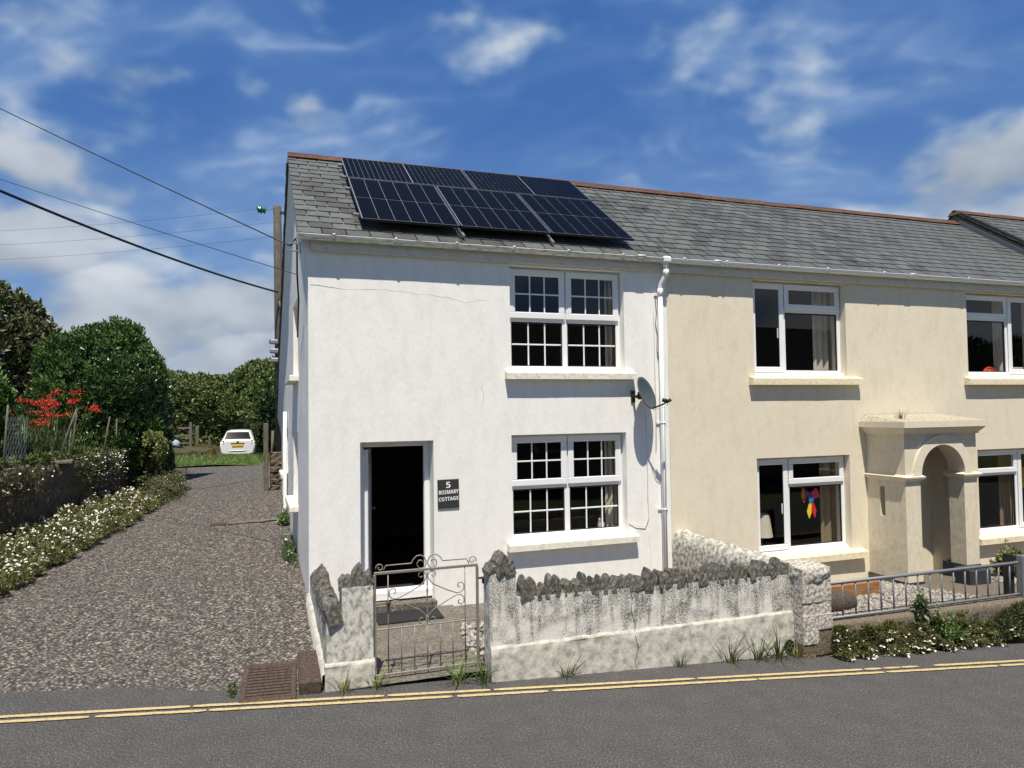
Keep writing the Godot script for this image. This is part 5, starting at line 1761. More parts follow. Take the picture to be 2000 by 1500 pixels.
func bush(called: String, label: String, category: String, at: Vector3, blobs: Array, mesh: Mesh, m: Material, n: int, c0: Color, c1: Color, size := 1.0, trunk := 0.0, group := "", sd := 1, shoots := 0):
	rng.seed = sd
	var t := thing(called, label, category, at, 0.0, group)
	# lumps of many sizes instead of one smooth ball
	var lumps := []
	for b in blobs:
		lumps.append(b)
		for k in 9:
			var d := Vector3(rng.randfn(), rng.randfn() * 0.8 + 0.2, rng.randfn()).normalized()
			lumps.append([b[0] + d * b[1] * 0.78, b[1] * rng.randf_range(0.24, 0.42)])
	var top := -1e9
	for b in blobs: top = maxf(top, b[0].y + b[1].y)
	if trunk > 0.0:
		var w := B.new(true)
		var c: Vector3 = blobs[0][0]
		w.tube([Vector3(0, -0.2, 0), Vector3(c.x * 0.2, c.y * 0.3, c.z * 0.2), Vector3(c.x * 0.7, c.y * 0.7, c.z * 0.7), c], [trunk * 1.3, trunk, trunk * 0.75, trunk * 0.4], 9)
		for k in 10:
			var b: Array = lumps[rng.randi() % lumps.size()]
			var s := Vector3(c.x * 0.6, c.y * rng.randf_range(0.45, 0.85), c.z * 0.6)
			w.tube([s, s.lerp(b[0], 0.55) + Vector3(0, -0.1, 0), b[0]], [trunk * 0.5, trunk * 0.3, trunk * 0.1], 6)
		obj("trunk", w, M.bark, t)
	var pick := in_blobs(lumps)
	var nz := noise(sd + 900, 0.9, 2)
	var o := scatter("crown", t, mesh, m, n, func(i): return [pick.call(i), spin(0.7 * size, 1.25 * size)], func(p):
		return c0.lerp(c1, clampf(rng.randf() * 0.8 + 0.5 * nz.get_noise_3dv(p * 1.5), 0.0, 1.0)))
	if shoots > 0:
		# upright young shoots that break the outline
		var sh := []
		for k in shoots:
			var b: Array = blobs[rng.randi() % blobs.size()]
			var a := rng.randf() * TAU
			var rr := sqrt(rng.randf()) * 0.85
			var p: Vector3 = b[0] + Vector3(cos(a) * b[1].x * rr, b[1].y * sqrt(1.0 - rr * rr) * 0.98, sin(a) * b[1].z * rr)
			var hh := rng.randf_range(0.1, 0.34) * size
			var q := int(hh / 0.045)
			for e in q: sh.append(p + Vector3(rng.randf_range(-0.02, 0.02), hh * e / q, rng.randf_range(-0.02, 0.02)))
		scatter("young_shoots", t, mesh, m, sh.size(), func(i): return [sh[i], spin(0.5 * size, 0.8 * size)], func(_p): return c1.lightened(0.05))
	return t

func daisies(called: String, label: String, n_leaf: int, n_flower: int, place: Callable, c0: Color, c1: Color, sd: int):
	rng.seed = sd
	var t := thing(called, label, "daisies")
	var lf := leaf_cluster(9, 0.05, 0.012, sd + 5, 0.5, 0.1)
	rng.seed = sd
	scatter("foliage", t, lf, M.leaf, n_leaf, func(_i): return [place.call(false), spin(0.7, 1.4)], func(_p): return c0.lerp(c1, rng.randf())).set_meta("kind", "stuff")
	var fl := B.new()
	for k in 10:
		var a0 := TAU * k / 10.0
		var a1 := TAU * (k + 0.85) / 10.0
		fl.st.set_color(Color(0.86, 0.85, 0.84))
		fl.tri(Vector3(0, 0.001, 0), Vector3(cos(a1), 0.12, sin(a1)) * 0.0135, Vector3(cos(a0), 0.12, sin(a0)) * 0.0135)
	for k in 6:
		var a0 := TAU * k / 6.0
		var a1 := TAU * (k + 1) / 6.0
		fl.st.set_color(Color(0.75, 0.5, 0.06))
		fl.tri(Vector3(0, 0.006, 0), Vector3(cos(a1) * 0.0045, 0.003, sin(a1) * 0.0045), Vector3(cos(a0) * 0.0045, 0.003, sin(a0) * 0.0045))
	var fm := fl.mesh()
	scatter("flowers", t, fm, M.petal, n_flower, func(_i): return [place.call(true), Basis.from_euler(Vector3(rng.randf_range(-0.1, 0.9), rng.randf_range(-0.6, 0.6), rng.randf_range(-0.5, 0.5))) * Basis.from_scale(Vector3.ONE * rng.randf_range(0.8, 1.25))], func(_p): return Color.WHITE).set_meta("kind", "stuff")
	return t

func make_plants():
	var G := func(r: float, g: float, b: float) -> Color: return Color(r, g, b)
	var nz := noise(601, 1.3, 3)
	var big := leaf_cluster(8, 0.105, 0.042, 3, 0.45)
	var mid := leaf_cluster(9, 0.11, 0.06, 4, 0.1)
	var far := leaf_cluster(9, 0.2, 0.13, 5, 0.0)
	var tiny := leaf_cluster(9, 0.055, 0.03, 6, 0.2)
	# the bay and its neighbours on the bank
	bush("bay_laurel", "large rounded glossy dark green shrub above the lane wall", "shrub", Vector3(-3.65, 1.3, -9.2), [[Vector3(0, 1.5, 0), Vector3(1.2, 1.35, 1.2)], [Vector3(-0.55, 0.9, 0.2), Vector3(0.95, 1.0, 1.0)], [Vector3(0.4, 0.9, 0.1), Vector3(0.78, 1.0, 1.0)], [Vector3(-0.1, 0.2, 0.4), Vector3(1.0, 0.8, 0.9)], [Vector3(0.1, 2.15, -0.1), Vector3(0.75, 0.6, 0.75)]], big, M.gloss_leaf, 9500, G.call(0.035, 0.07, 0.017), G.call(0.1, 0.18, 0.038), 1.0, 0.09, "", 701, 90)
	bush("bright_shrub", "bright light green leafy shrub beside the wire netting on the bank", "shrub", Vector3(-4.98, 1.4, -4.9), [[Vector3(0, 0.95, 0), Vector3(0.72, 0.75, 0.7)], [Vector3(-0.1, 0.3, 0.1), Vector3(0.8, 0.7, 0.7)]], mid, M.leaf, 2600, G.call(0.05, 0.11, 0.02), G.call(0.15, 0.26, 0.05), 1.0, 0.05, "", 702, 20)
	bush("lane_hedge", "dark tangled hedge spilling down to the lane under the bay", "hedge", Vector3(-2.95, 0.5, -9.6), [[Vector3(0.05, 0.5, 0), Vector3(0.5, 0.75, 1.3)], [Vector3(-0.4, 0.75, -1.6), Vector3(0.6, 1.0, 1.4)], [Vector3(-0.85, 0.8, -3.6), Vector3(0.7, 1.2, 1.3)], [Vector3(0.3, 0.1, 0.7), Vector3(0.4, 0.4, 0.8)]], mid, M.leaf, 5200, G.call(0.04, 0.062, 0.02), G.call(0.12, 0.15, 0.05), 0.8, 0.0, "", 703, 30)
	bush("variegated_shrub", "yellow green shrub sticking out of the lane hedge", "shrub", Vector3(-2.52, 1.0, -8.2), [[Vector3(0.04, 0.55, 0), Vector3(0.13, 0.3, 0.2)], [Vector3(-0.12, 0.75, 0.05), Vector3(0.1, 0.16, 0.14)]], tiny, M.leaf, 420, G.call(0.12, 0.15, 0.04), G.call(0.34, 0.36, 0.14), 1.0, 0.03, "", 704, 0)
	bush("twiggy_shrub", "sparse tall shrub standing beside the rounded dark one", "shrub", Vector3(-3.75, 0.6, -14.0), [[Vector3(0, 2.5, 0), Vector3(0.8, 1.0, 0.9)], [Vector3(0.1, 1.5, 0), Vector3(0.9, 1.2, 1.0)]], mid, M.leaf, 1700, G.call(0.04, 0.06, 0.02), G.call(0.11, 0.14, 0.05), 1.1, 0.05, "", 705, 40)
	# trees further off
	var tr := func(label: String, at: Vector3, hh: float, r: float, c0: Color, c1: Color, n: int, sd: int):
		bush("tree", label, "tree", at, [[Vector3(0, hh - r * 0.95, 0), Vector3(r, r * 0.95, r)], [Vector3(-r * 0.6, hh - r * 1.5, 0.2), Vector3(r * 0.75, r * 0.8, r * 0.8)], [Vector3(r * 0.65, hh - r * 1.45, -0.1), Vector3(r * 0.75, r * 0.85, r * 0.8)], [Vector3(0.1, hh - r * 2.1, 0.3), Vector3(r * 1.0, r * 0.8, r * 0.8)]], far, M.leaf, n, c0, c1, 1.0, 0.14, "trees beyond the lane", sd, 12)
	tr.call("broad dull green tree rising behind the bright shrub", Vector3(-9.1, 1.2, -18.5), 5.3, 2.5, G.call(0.05, 0.06, 0.022), G.call(0.15, 0.155, 0.065), 6500, 711)
	var spots := [[-7.5, -37.0, 4.6, 2.2], [-5.2, -38.0, 4.8, 2.1], [-3.4, -38.0, 4.6, 1.9], [-1.7, -38.5, 4.7, 2.0], [0.0, -37.0, 5.4, 1.9], [1.5, -34.0, 5.6, 2.0], [3.8, -34.0, 5.8, 2.2], [-10.5, -34.0, 4.6, 2.4]]
	for k in spots.size():
		var s: Array = spots[k]
		tr.call("mid green tree in the row behind the parked cars", Vector3(s[0], lane_y(s[1]), s[1]), s[2], s[3], G.call(0.08, 0.115, 0.035), G.call(0.2, 0.26, 0.08), 3600, 720 + k)
	bush("dark_shrub", "dark leafy shrub overhanging the white hatchback", "shrub", Vector3(0.55, 0.1, -26.5), [[Vector3(0, 1.0, 0), Vector3(0.95, 1.1, 0.9)], [Vector3(-0.1, 2.1, -0.3), Vector3(0.8, 0.9, 0.8)]], far, M.leaf, 1500, G.call(0.012, 0.025, 0.008), G.call(0.045, 0.075, 0.02), 0.8, 0.06, "", 731, 6)
	# daisies along the lane, on the bank wall and under the railing
	daisies("lane_daisies", "drift of small white daisies along the foot of the bank wall", 13000, 1700, func(flower: bool):
		var z := rng.randf_range(-7.3, 1.2)
		if flower:
			for tries in 5:
				if nz.get_noise_2d(z * 4.0, 77.0) + rng.randf_range(-0.3, 0.3) > -0.05: break
				z = rng.randf_range(-7.3, 1.2)
		var w := 0.95 + 0.18 * nz.get_noise_2d(z * 2.0, 3.0)
		var u := pow(rng.randf(), 0.8)
		var hump := 0.36 * sqrt(maxf(0.0, 1.0 - pow(u * 0.98, 2.0))) * (0.8 + 0.5 * nz.get_noise_2d(z * 3.0, u * 4.0))
		var y := hump * (1.0 if flower else sqrt(rng.randf()))
		return Vector3(wall_x(z) + 0.06 + w * u, lane_y(z) + 0.03 + y + (0.035 if flower else 0.0), z + rng.randf_range(-0.05, 0.05)), G.call(0.07, 0.08, 0.025), G.call(0.22, 0.23, 0.08), 741)
	daisies("bank_daisies", "clump of white daisies hanging over the bank wall below the stakes", 520, 120, func(flower: bool):
		var z := -6.7 + rng.randfn() * 0.5
		var y := 1.58 - absf(rng.randfn()) * 0.32
		return Vector3(wall_x(z) + 0.05 + rng.randf() * 0.16 + (0.06 if flower else 0.0), y, z), G.call(0.04, 0.055, 0.016), G.call(0.13, 0.15, 0.05), 742)
	daisies("wall_daisies", "daisies hanging over the bank wall beside the first stake", 260, 34, func(flower: bool):
		var z := -3.7 + rng.randfn() * 0.4
		var y := 1.5 - absf(rng.randfn()) * 0.22
		return Vector3(wall_x(z) + 0.05 + rng.randf() * 0.16 + (0.06 if flower else 0.0), y, z), G.call(0.05, 0.055, 0.02), G.call(0.14, 0.13, 0.06), 743)
	daisies("hedge_daisies", "white flecked daisies at the foot of the lane hedge", 1600, 120, func(flower: bool):
		var z := -8.6 + rng.randfn() * 0.6
		return Vector3(-2.35 + rng.randfn() * 0.14, lane_y(z) + rng.randf() * 0.5 + (0.04 if flower else 0.0), z), G.call(0.06, 0.07, 0.025), G.call(0.17, 0.18, 0.07), 744)
	daisies("roadside_daisies", "mat of white daisies growing down the wall under the railing", 7800, 300, func(flower: bool):
		var x := 0.0
		var v := 0.0
		for tries in 8:
			x = 5.33 + 2.3 * pow(rng.randf(), 1.15)
			v = rng.randf()
			if nz.get_noise_2d(x * 2.2, v * 2.2 + 5.0) + 0.62 - 0.16 * (x - 5.3) > v * 0.9: break
		var y := lerpf(road_y(x) + 0.01, -0.2, v)
		var bulge := (0.13 + 0.2 * nz.get_noise_2d(x * 3.0, v * 3.0)) * (1.0 - 0.6 * v) + 0.13 * (1.0 - v) * (1.0 - v)
		return Vector3(x, y, 2.26 + 0.03 * (x - 5.3) + bulge * (1.0 if flower else rng.randf()) + (0.02 if flower else 0.0)), G.call(0.05, 0.058, 0.018), G.call(0.18, 0.18, 0.06), 745)
	daisies("far_roadside_daisies", "second mat of daisies under the far end of the railing", 2300, 110, func(flower: bool):
		var x := 8.3 + 0.42 * rng.randfn()
		var v := pow(rng.randf(), 1.3) * clampf(1.3 - absf(x - 8.5), 0.2, 1.0)
		var y := lerpf(road_y(x) + 0.01, -0.2, v)
		var bulge := (0.12 + 0.1 * nz.get_noise_2d(x * 3.0, v * 3.0 + 9.0)) * (1.0 - 0.5 * v)
		return Vector3(x, y, 2.27 + 0.03 * (x - 5.3) + bulge * (1.0 if flower else rng.randf())), G.call(0.035, 0.045, 0.014), G.call(0.11, 0.13, 0.04), 746)
	daisies("gable_daisies", "small daisy clump growing at the foot of the gable wall", 110, 18, func(flower: bool):
		var z := -2.3 + rng.randfn() * 0.3
		return Vector3(-0.06 - rng.randf() * 0.12, lane_y(z) + rng.randf() * rng.randf() * 0.28, z), G.call(0.04, 0.07, 0.02), G.call(0.1, 0.16, 0.05), 747)
	# weeds and grass
	bush("roadside_weed", "bright green leafy weed growing up the retaining wall", "weed", Vector3(7.05, -0.52, 2.42), [[Vector3(0, 0.08, 0), Vector3(0.17, 0.1, 0.09)], [Vector3(-0.12, 0.18, -0.06), Vector3(0.06, 0.08, 0.06)]], tiny, M.leaf, 170, G.call(0.05, 0.1, 0.02), G.call(0.12, 0.22, 0.05), 1.0, 0.012, "", 751, 4)
	bush("rail_vine", "dark leafed climber in the middle of the railing", "weed", Vector3(6.72, -0.3, 2.3), [[Vector3(0, 0.16, 0), Vector3(0.06, 0.17, 0.05)]], tiny, M.leaf, 60, G.call(0.03, 0.05, 0.02), G.call(0.2, 0.24, 0.12), 1.0, 0.01, "", 752, 3)
	bush("porch_plant", "small yellow green plant beside the porch", "plant", Vector3(10.1, -0.36, 0.95), [[Vector3(0, 0.22, 0), Vector3(0.2, 0.2, 0.2)]], tiny, M.leaf, 260, G.call(0.09, 0.11, 0.02), G.call(0.24, 0.24, 0.07), 1.0, 0.012, "", 753, 4)
	bush("gable_weed", "green weed in the crack below the gable sill", "weed", Vector3(-0.1, 0.36, -4.6), [[Vector3(0, 0.05, 0), Vector3(0.06, 0.09, 0.25)]], tiny, M.leaf, 80, G.call(0.04, 0.08, 0.02), G.call(0.11, 0.18, 0.05), 1.0, 0.01, "", 754, 2)
	var tuft := blade_cluster(34, 0.34, 0.013, 8, 1.15, 0.09)
	var gt := func(label: String, x: float, z: float, s: float, k: int):
		var t := obj(numbered("grass_tuft"), tuft, mat([c8(92, 112, 52), c8(118, 126, 66), c8(80, 98, 46)][k % 3], 0.7), null, Vector3(x, road_y(x) + 0.002, z))
		t.rotation.y = k * 1.7; t.scale = Vector3(s, s * (0.8 + 0.15 * (k % 3)), s)
		tag(t, label, "grass", "grass tufts along the road edge")
	for e in [[0.45, 2.03, 0.75, "grass tuft at the gate's latch side"], [0.16, 2.05, 0.7, "grass tuft at the foot of the near gate pier"], [1.2, 2.1, 1.0, "grass tuft under the gate"], [1.42, 2.15, 0.9, "grass tuft under the gate hinge"], [2.24, 2.22, 0.8, "lone grass tuft before the long stained wall"], [3.5, 2.25, 0.55, "grass tuft in a row by the drain hole"], [4.1, 2.26, 0.9, "grass tuft in a row by the drain hole"], [4.45, 2.27, 1.05, "grass tuft in a row by the drain hole"], [4.7, 2.28, 1.1, "grass tuft in a row by the drain hole"], [4.9, 2.32, 0.7, "grass tuft in a row by the drain hole"]]:
		gt.call(e[3], e[0], e[1], e[2], int(e[0] * 10.0))
	var ct := obj("cornice_tuft", blade_cluster(40, 0.16, 0.006, 9, 0.8, 0.08), mat(c8(108, 98, 72), 0.8), null, Vector3(8.5, 2.07, 0.5))
	tag(ct, "dry grass tuft growing on top of the porch", "grass")
	bush("grate_weed", "small green weed at the edge of the drain grate", "weed", Vector3(-0.78, -0.17, 1.75), [[Vector3(0, 0.01, 0), Vector3(0.025, 0.025, 0.22)]], tiny, M.leaf, 45, G.call(0.03, 0.05, 0.015), G.call(0.08, 0.11, 0.035), 0.4, 0.004, "", 755, 0)
	# rough grass at the top of the lane and on the bank
	var gb := blade_cluster(14, 0.3, 0.02, 10, 0.6, 0.18)
	rng.seed = 81
	var vg := scatter("verge_grass", null, gb, M.leaf, 5200, func(_i):
		var z := rng.randf_range(-37.0, -20.8)
		var x := rng.randf_range(-7.0, 1.5)
		if absf(x + 1.2) < 0.95 and absf(z + 30.6) < 1.9: z = -28.2
		var near := smoothstep(-24.0, -21.0, z)
		return [Vector3(x, verge_y(x, z) - 0.02, z), spin(0.5, 1.3 - 0.6 * near)], func(_p): return G.call(0.08, 0.14, 0.03).lerp(G.call(0.2, 0.29, 0.07), rng.randf()))
	tag(vg, "rough green grass round the parked cars", "grass"); vg.set_meta("kind", "stuff")
	var dg := scatter("dry_grass", null, gb, M.leaf, 500, func(_i):
		var z := -31.0 + rng.randfn() * 0.6
		return [Vector3(-3.0 + rng.randfn() * 0.35, verge_y(-3.0, z), z), spin(1.6, 2.6)], func(_p): return G.call(0.12, 0.08, 0.03).lerp(G.call(0.22, 0.15, 0.06), rng.randf()))
	tag(dg, "tall reddish dry grass beside the field gate posts", "grass"); dg.set_meta("kind", "stuff")
	var bg := scatter("bank_weeds", null, tiny, M.leaf, 5200, func(_i):
		var z := rng.randf_range(-9.0, -2.0)
		return [Vector3(wall_x(z) - 0.05 - 1.6 * rng.randf(), 1.44 + 0.16 * rng.randf() * (1.0 + nz.get_noise_2d(z * 2.0, 1.0)), z), spin(0.7, 1.5)], func(_p): return G.call(0.04, 0.06, 0.015).lerp(G.call(0.14, 0.16, 0.04), rng.randf()))
	tag(bg, "low yellow green weeds covering the top of the bank", "weeds"); bg.set_meta("kind", "stuff")
	# montbretia: sword leaves and red flowers
	var cr := thing("red_montbretia", "tall clump of red flowers with sword leaves behind the stakes", "flowers", Vector3(-3.98, 1.42, -6.0))
	rng.seed = 91
	var sword := blade_cluster(10, 0.75, 0.026, 11, 0.45, 0.12)
	rng.seed = 91
	scatter("leaves", cr, sword, M.leaf, 50, func(_i): return [Vector3(rng.randfn() * 0.26 - 0.1, 0.0, rng.randfn() * 0.26), Basis(Vector3.UP, rng.randf() * TAU) * Basis.from_scale(Vector3.ONE * rng.randf_range(0.8, 1.25))], func(_p): return G.call(0.05, 0.09, 0.03).lerp(G.call(0.16, 0.22, 0.09), rng.randf()))
	var heads := []
	var stems := B.new()
	for k in 26:
		var a := Vector3(rng.randfn() * 0.24 - 0.08, 0.35, rng.randfn() * 0.22)
		var e := a + Vector3(rng.randfn() * 0.2 + a.x * 0.3, rng.randf_range(0.34, 0.92), rng.randfn() * 0.14)
		stems.tube([a, a.lerp(e, 0.6) + Vector3(0, 0.06, 0), e], 0.005, 4)
		for q in 7: heads.append(e + Vector3(rng.randfn() * 0.045, rng.randfn() * 0.025, rng.randfn() * 0.045))
	obj("stems", stems, mat(c8(84, 84, 44), 0.8), cr)
	scatter("flower_heads", cr, leaf_cluster(6, 0.04, 0.018, 12, 0.2), M.petal, heads.size(), func(i): return [heads[i], spin(0.8, 1.3)], func(_p): return G.call(0.5, 0.02, 0.015).lerp(G.call(0.75, 0.05, 0.02), rng.randf()))

# ---------------------------------------------------------------- the lane side: bank wall, stakes, posts
func lane_side():
	var nz := noise(620, 1.2, 4)
	var t := thing("bank_wall", "dark weathered retaining wall of the garden bank beside the lane", "retaining wall")
	var zs := steps(3.5, -10.5, 100)
	var b := B.new(true)
	for i in zs.size() - 1:
		var f := func(z: float, j: int) -> Vector3:
			if j == 0: return Vector3(wall_x(z) - 0.25, 1.47, z)
			var top := 1.48 + 0.04 * nz.get_noise_2d(z * 2.0, 5.0)
			var y := lerpf(top, lane_y(z) - 0.1, (j - 1) / 10.0)
			return Vector3(wall_x(z) + 0.05 * nz.get_noise_2d(z * 2.0, y * 2.0) - (0.03 if fmod(absf(z) + 100.0, 1.5) < 0.16 else 0.0), y, z)
		for j in 11: b.quad(f.call(zs[i], j), f.call(zs[i], j + 1), f.call(zs[i + 1], j + 1), f.call(zs[i + 1], j))
	obj("wall", b, M.bank_wall, t)
	for z in [-5.6, -4.1]:
		var s := B.new()
		s.bev(Vector3(wall_x(z) - 0.12, 1.5, z), Vector3(0.34, 0.05, 0.85), 0.01, Basis(Vector3.UP, 0.18))
		obj("coping_slab", s, M.path, t)
	# stakes with a scrap of wire netting
	var st := [[-3.7, 1.0, 0.06, 0.02], [-5.35, 0.95, 0.3, 0.0], [-5.9, 0.95, 0.1, 0.02], [-7.3, 0.8, 0.12, 0.0], [-8.0, 0.75, 0.0, 0.0]]
	for k in st.size():
		var e: Array = st[k]
		var p := B.new(true)
		p.tube([Vector3(0, -0.2, 0), Vector3(e[2] * 0.5, e[1] * 0.5, 0.01), Vector3(e[2], e[1], e[3])], [0.016, 0.015, 0.013], 7)
		var o := obj(numbered("garden_stake"), p, M.grey_wood, null, Vector3(wall_x(e[0]) - 0.1, 1.45, e[0]))
		tag(o, ["grey stake holding the wire netting on the bank", "thin stake leaning far over on the bank", "pale stake upright among the red flowers", "stake leaning slightly under the dark shrub", "last stake, straight, under the dark shrub"][k], "stake", "stakes on the bank")
	var nt := B.new()
	for i in 14:
		for j in 11:
			var a := Vector3(wall_x(-3.75 - i * 0.06) - 0.1 - 0.02 * i * 0.3, 1.5 + j * 0.07, -3.75 - i * 0.06)
			var q := (i + j) % 2
			nt.tube([a, a + Vector3(-0.008, 0.07, -0.06) if q else a + Vector3(-0.008, 0.0, -0.06)], 0.0022, 3, false)
			if q == 0: nt.tube([a, a + Vector3(0, 0.07, 0)], 0.0022, 3, false)
	var no := obj("wire_netting", nt, M.steel, null)
	tag(no, "scrap of wire netting beside the first grey stake", "netting")
	var lp := B.new(true)
	lp.tube([Vector3(-3.02, 0.3, -8.6), Vector3(-3.02, 1.5, -8.6)], 0.035, 8)
	var lo := obj("wall_pipe", lp, M.grey_wood)
	tag(lo, "upright grey pipe at the end of the bank wall", "pipe")
	# rubble pillar with wooden posts behind the house
	var pl := thing("stone_stub_wall", "short rubble stone wall end behind the house", "wall", Vector3(0.0, lane_y(-9.2), -9.3))
	rng.seed = 97
	var nf := noise(622, 1.5, 3)
	var y := 0.0
	while y < 0.84:
		var hh := rng.randf_range(0.12, 0.17)
		var x := -0.22
		while x < 0.4:
			var w := rng.randf_range(0.14, 0.26)
			var k := B.new()
			k.rock(Vector3(x + w / 2.0, y + hh / 2.0, rng.randf_range(-0.02, 0.02)), Vector3(w, hh, 0.4), 3, nf, 0.25, Vector3(x * 30.0, y * 30.0, 0), 0.25)
			obj("stone", k, M.rubble, pl)
			x += w * 0.96
		y += hh * 0.95
	var po := B.new()
	po.bev(Vector3(0, 0.78, 0), Vector3(0.11, 1.56, 0.1), 0.012)
	var pg := obj("gate_post", po, M.grey_wood, null, Vector3(-0.32, lane_y(-9.0), -9.0))
	tag(pg, "grey weathered wooden gate post against the rubble wall end", "post")
	var bf := B.new()
	bf.bev(Vector3(0, 0.9, 0), Vector3(0.2, 1.9, 0.05), 0.006)
	var bo := obj("brown_board", bf, M.brown_wood, null, Vector3(0.12, lane_y(-8.8), -8.75))
	tag(bo, "tall brown board standing between the rubble wall and the house", "board")
	var tp := B.new(true)
	tp.tube([Vector3(0, 0, 0), Vector3(0.02, 1.3, 0)], 0.04, 7)
	var to := obj("back_post", tp, M.grey_wood, null, Vector3(-0.1, lane_y(-12), -12.6))
	tag(to, "thin post in shade behind the rubble wall", "post")
	# field gate
	var fg := thing("field_gate", "grey wooden field gate and posts beyond the grass", "gate", Vector3(-3.37, lane_y(-33.0) + 0.35, -33.0))
	for e in [[0.0, 1.35, 0.16], [-0.32, 1.55, 0.14]]:
		var k := B.new()
		k.bev(Vector3(e[0], e[1] / 2.0, 0), Vector3(e[2], e[1], 0.14), 0.012)
		obj("post", k, M.grey_wood, fg)
	var sp := B.new()
	sp.bev(Vector3(0.6, 0.4, 0), Vector3(0.1, 0.8, 0.1), 0.012)
	obj("short_post", sp, M.grey_wood, fg)
	for y2 in [1.25, 0.85, 0.45]:
		var k := B.new()
		k.bev(Vector3(-1.4, y2, 0.0), Vector3(2.05, 0.1, 0.05), 0.008)
		obj("rail", k, M.grey_wood, fg)

func pole_and_wires():
	var t := thing("utility_pole", "weathered wooden utility pole rising behind the gable", "utility pole", Vector3(0.03, lane_y(-12.0), -12.0))
	var b := B.new(true)
	b.tube([Vector3(0.1, -0.3, 0), Vector3(0.0, 7.45, 0.0), Vector3(-0.01, 7.5, 0.0)], [0.14, 0.108, 0.085], 14)
	obj("pole", b, M.grey_wood, t)
	var arm := B.new()
	arm.bev(Vector3(0.32, 7.28, 0.05), Vector3(0.6, 0.07, 0.08), 0.008, Basis(Vector3.BACK, -0.12))
	arm.bev(Vector3(0.22, 4.9, 0.05), Vector3(0.5, 0.06, 0.06), 0.008)
	obj("cross_arm", arm, M.brown_wood, t)
	for p in [Vector3(-0.42, 7.33, 0.1), Vector3(0.42, 7.0, 0.1)]:
		var i := B.new(true)
		i.tube([p + Vector3(-0.11, -0.01, 0), p + Vector3(-0.08, 0, 0), p + Vector3(-0.04, 0, 0), p, p + Vector3(0.04, 0, 0), p + Vector3(0.08, 0.0, 0), p + Vector3(0.11, 0.01, 0)], [0.06, 0.115, 0.07, 0.12, 0.07, 0.115, 0.05], 12)
		obj("insulator", i, M.teal, t)
	var pin := B.new(true)
	pin.tube([Vector3(-0.02, 7.42, 0.05), Vector3(-0.32, 7.35, 0.1)], 0.014, 6)
	obj("pin", pin, M.iron, t)
	var cdt := B.new(true)
	cdt.tube([Vector3(0.03, 5.35 - 0.5, 0.14), Vector3(0.1, 4.6, 0.17), Vector3(0.12, 3.2, 0.17)], 0.035, 8)
	obj("conduit", cdt, M.grey_wood, t)
	for k in 3:
		var x := B.new()
		x.bev(Vector3(-0.1 + 0.015 * k, 3.72 - 0.25 * k, 0.2), Vector3(0.24, 0.13, 0.14), 0.03)
		obj("junction_box", x, M.alu, t)
	# overhead wires: each hangs between the house or the pole and a pole across the road
	var hang := func(label: String, a: Vector3, m: Vector3, c: Vector3, r: float):
		var n := 40
		var pts := []
		for i in n + 1:
			var u := i / float(n)
			# a parabola through the three points, m at the share of the run where it lies
			var s := Vector2(m.x - a.x, m.z - a.z).length() / Vector2(c.x - a.x, c.z - a.z).length()
			var p := a.lerp(c, u)
			var dev := (m.y - lerpf(a.y, c.y, s)) / (s * (1.0 - s))
			p.y += dev * u * (1.0 - u)
			pts.append(p)
		var q := B.new(true)
		q.tube(pts, r, 6)
		var o := obj(numbered("overhead_wire"), q, M.cable)
		tag(o, label, "wire", "overhead wires")
	var far := func(a: Vector3, m: Vector3, y: float) -> Vector3:
		var d := (m - a)
		return Vector3(a.x + d.x * 1.8, y, a.z + d.z * 1.8)
	var a1 := Vector3(-0.19, 4.3, -0.35)
	var m1 := Vector3(-4.48, 7.29, -5.0)
	hang.call("thin overhead wire running down to the bracket at the gutter end", a1, m1, far.call(a1, m1, 9.75), 0.008)
	var a2 := Vector3(-0.1, 4.02, -0.7)
	var m2 := Vector3(-4.47, 6.13, -5.0)
	hang.call("thinnest overhead wire reaching the gable below the bracket", a2, m2, far.call(a2, m2, 7.9), 0.005)
	var a3 := Vector3(0.05, 5.55, -11.8)
	var m3 := Vector3(-4.47, 5.94, -5.0)
	hang.call("thick black overhead cable running to the wooden pole", a3, m3, far.call(a3, m3, 6.9), 0.024)
	for k in 3:
		var a := Vector3([-0.4, 0.0, 0.5][k], [7.83, 7.5, 7.2][k], -11.9)
		var c := Vector3(-22.0, [7.9, 7.5, 7.0][k], -20.0)
		var q := B.new(true)
		var pts := []
		for i in 21:
			var u := i / 20.0
			pts.append(a.lerp(c, u) - Vector3(0, 2.4 * u * (1.0 - u), 0))
		q.tube(pts, 0.0032, 5)
		var o := obj(numbered("overhead_wire"), q, M.cable)
		tag(o, ["far overhead wire from the green insulator on the pole", "middle far overhead wire leaving the pole top", "lowest far overhead wire leaving the pole"][k], "wire", "overhead wires")

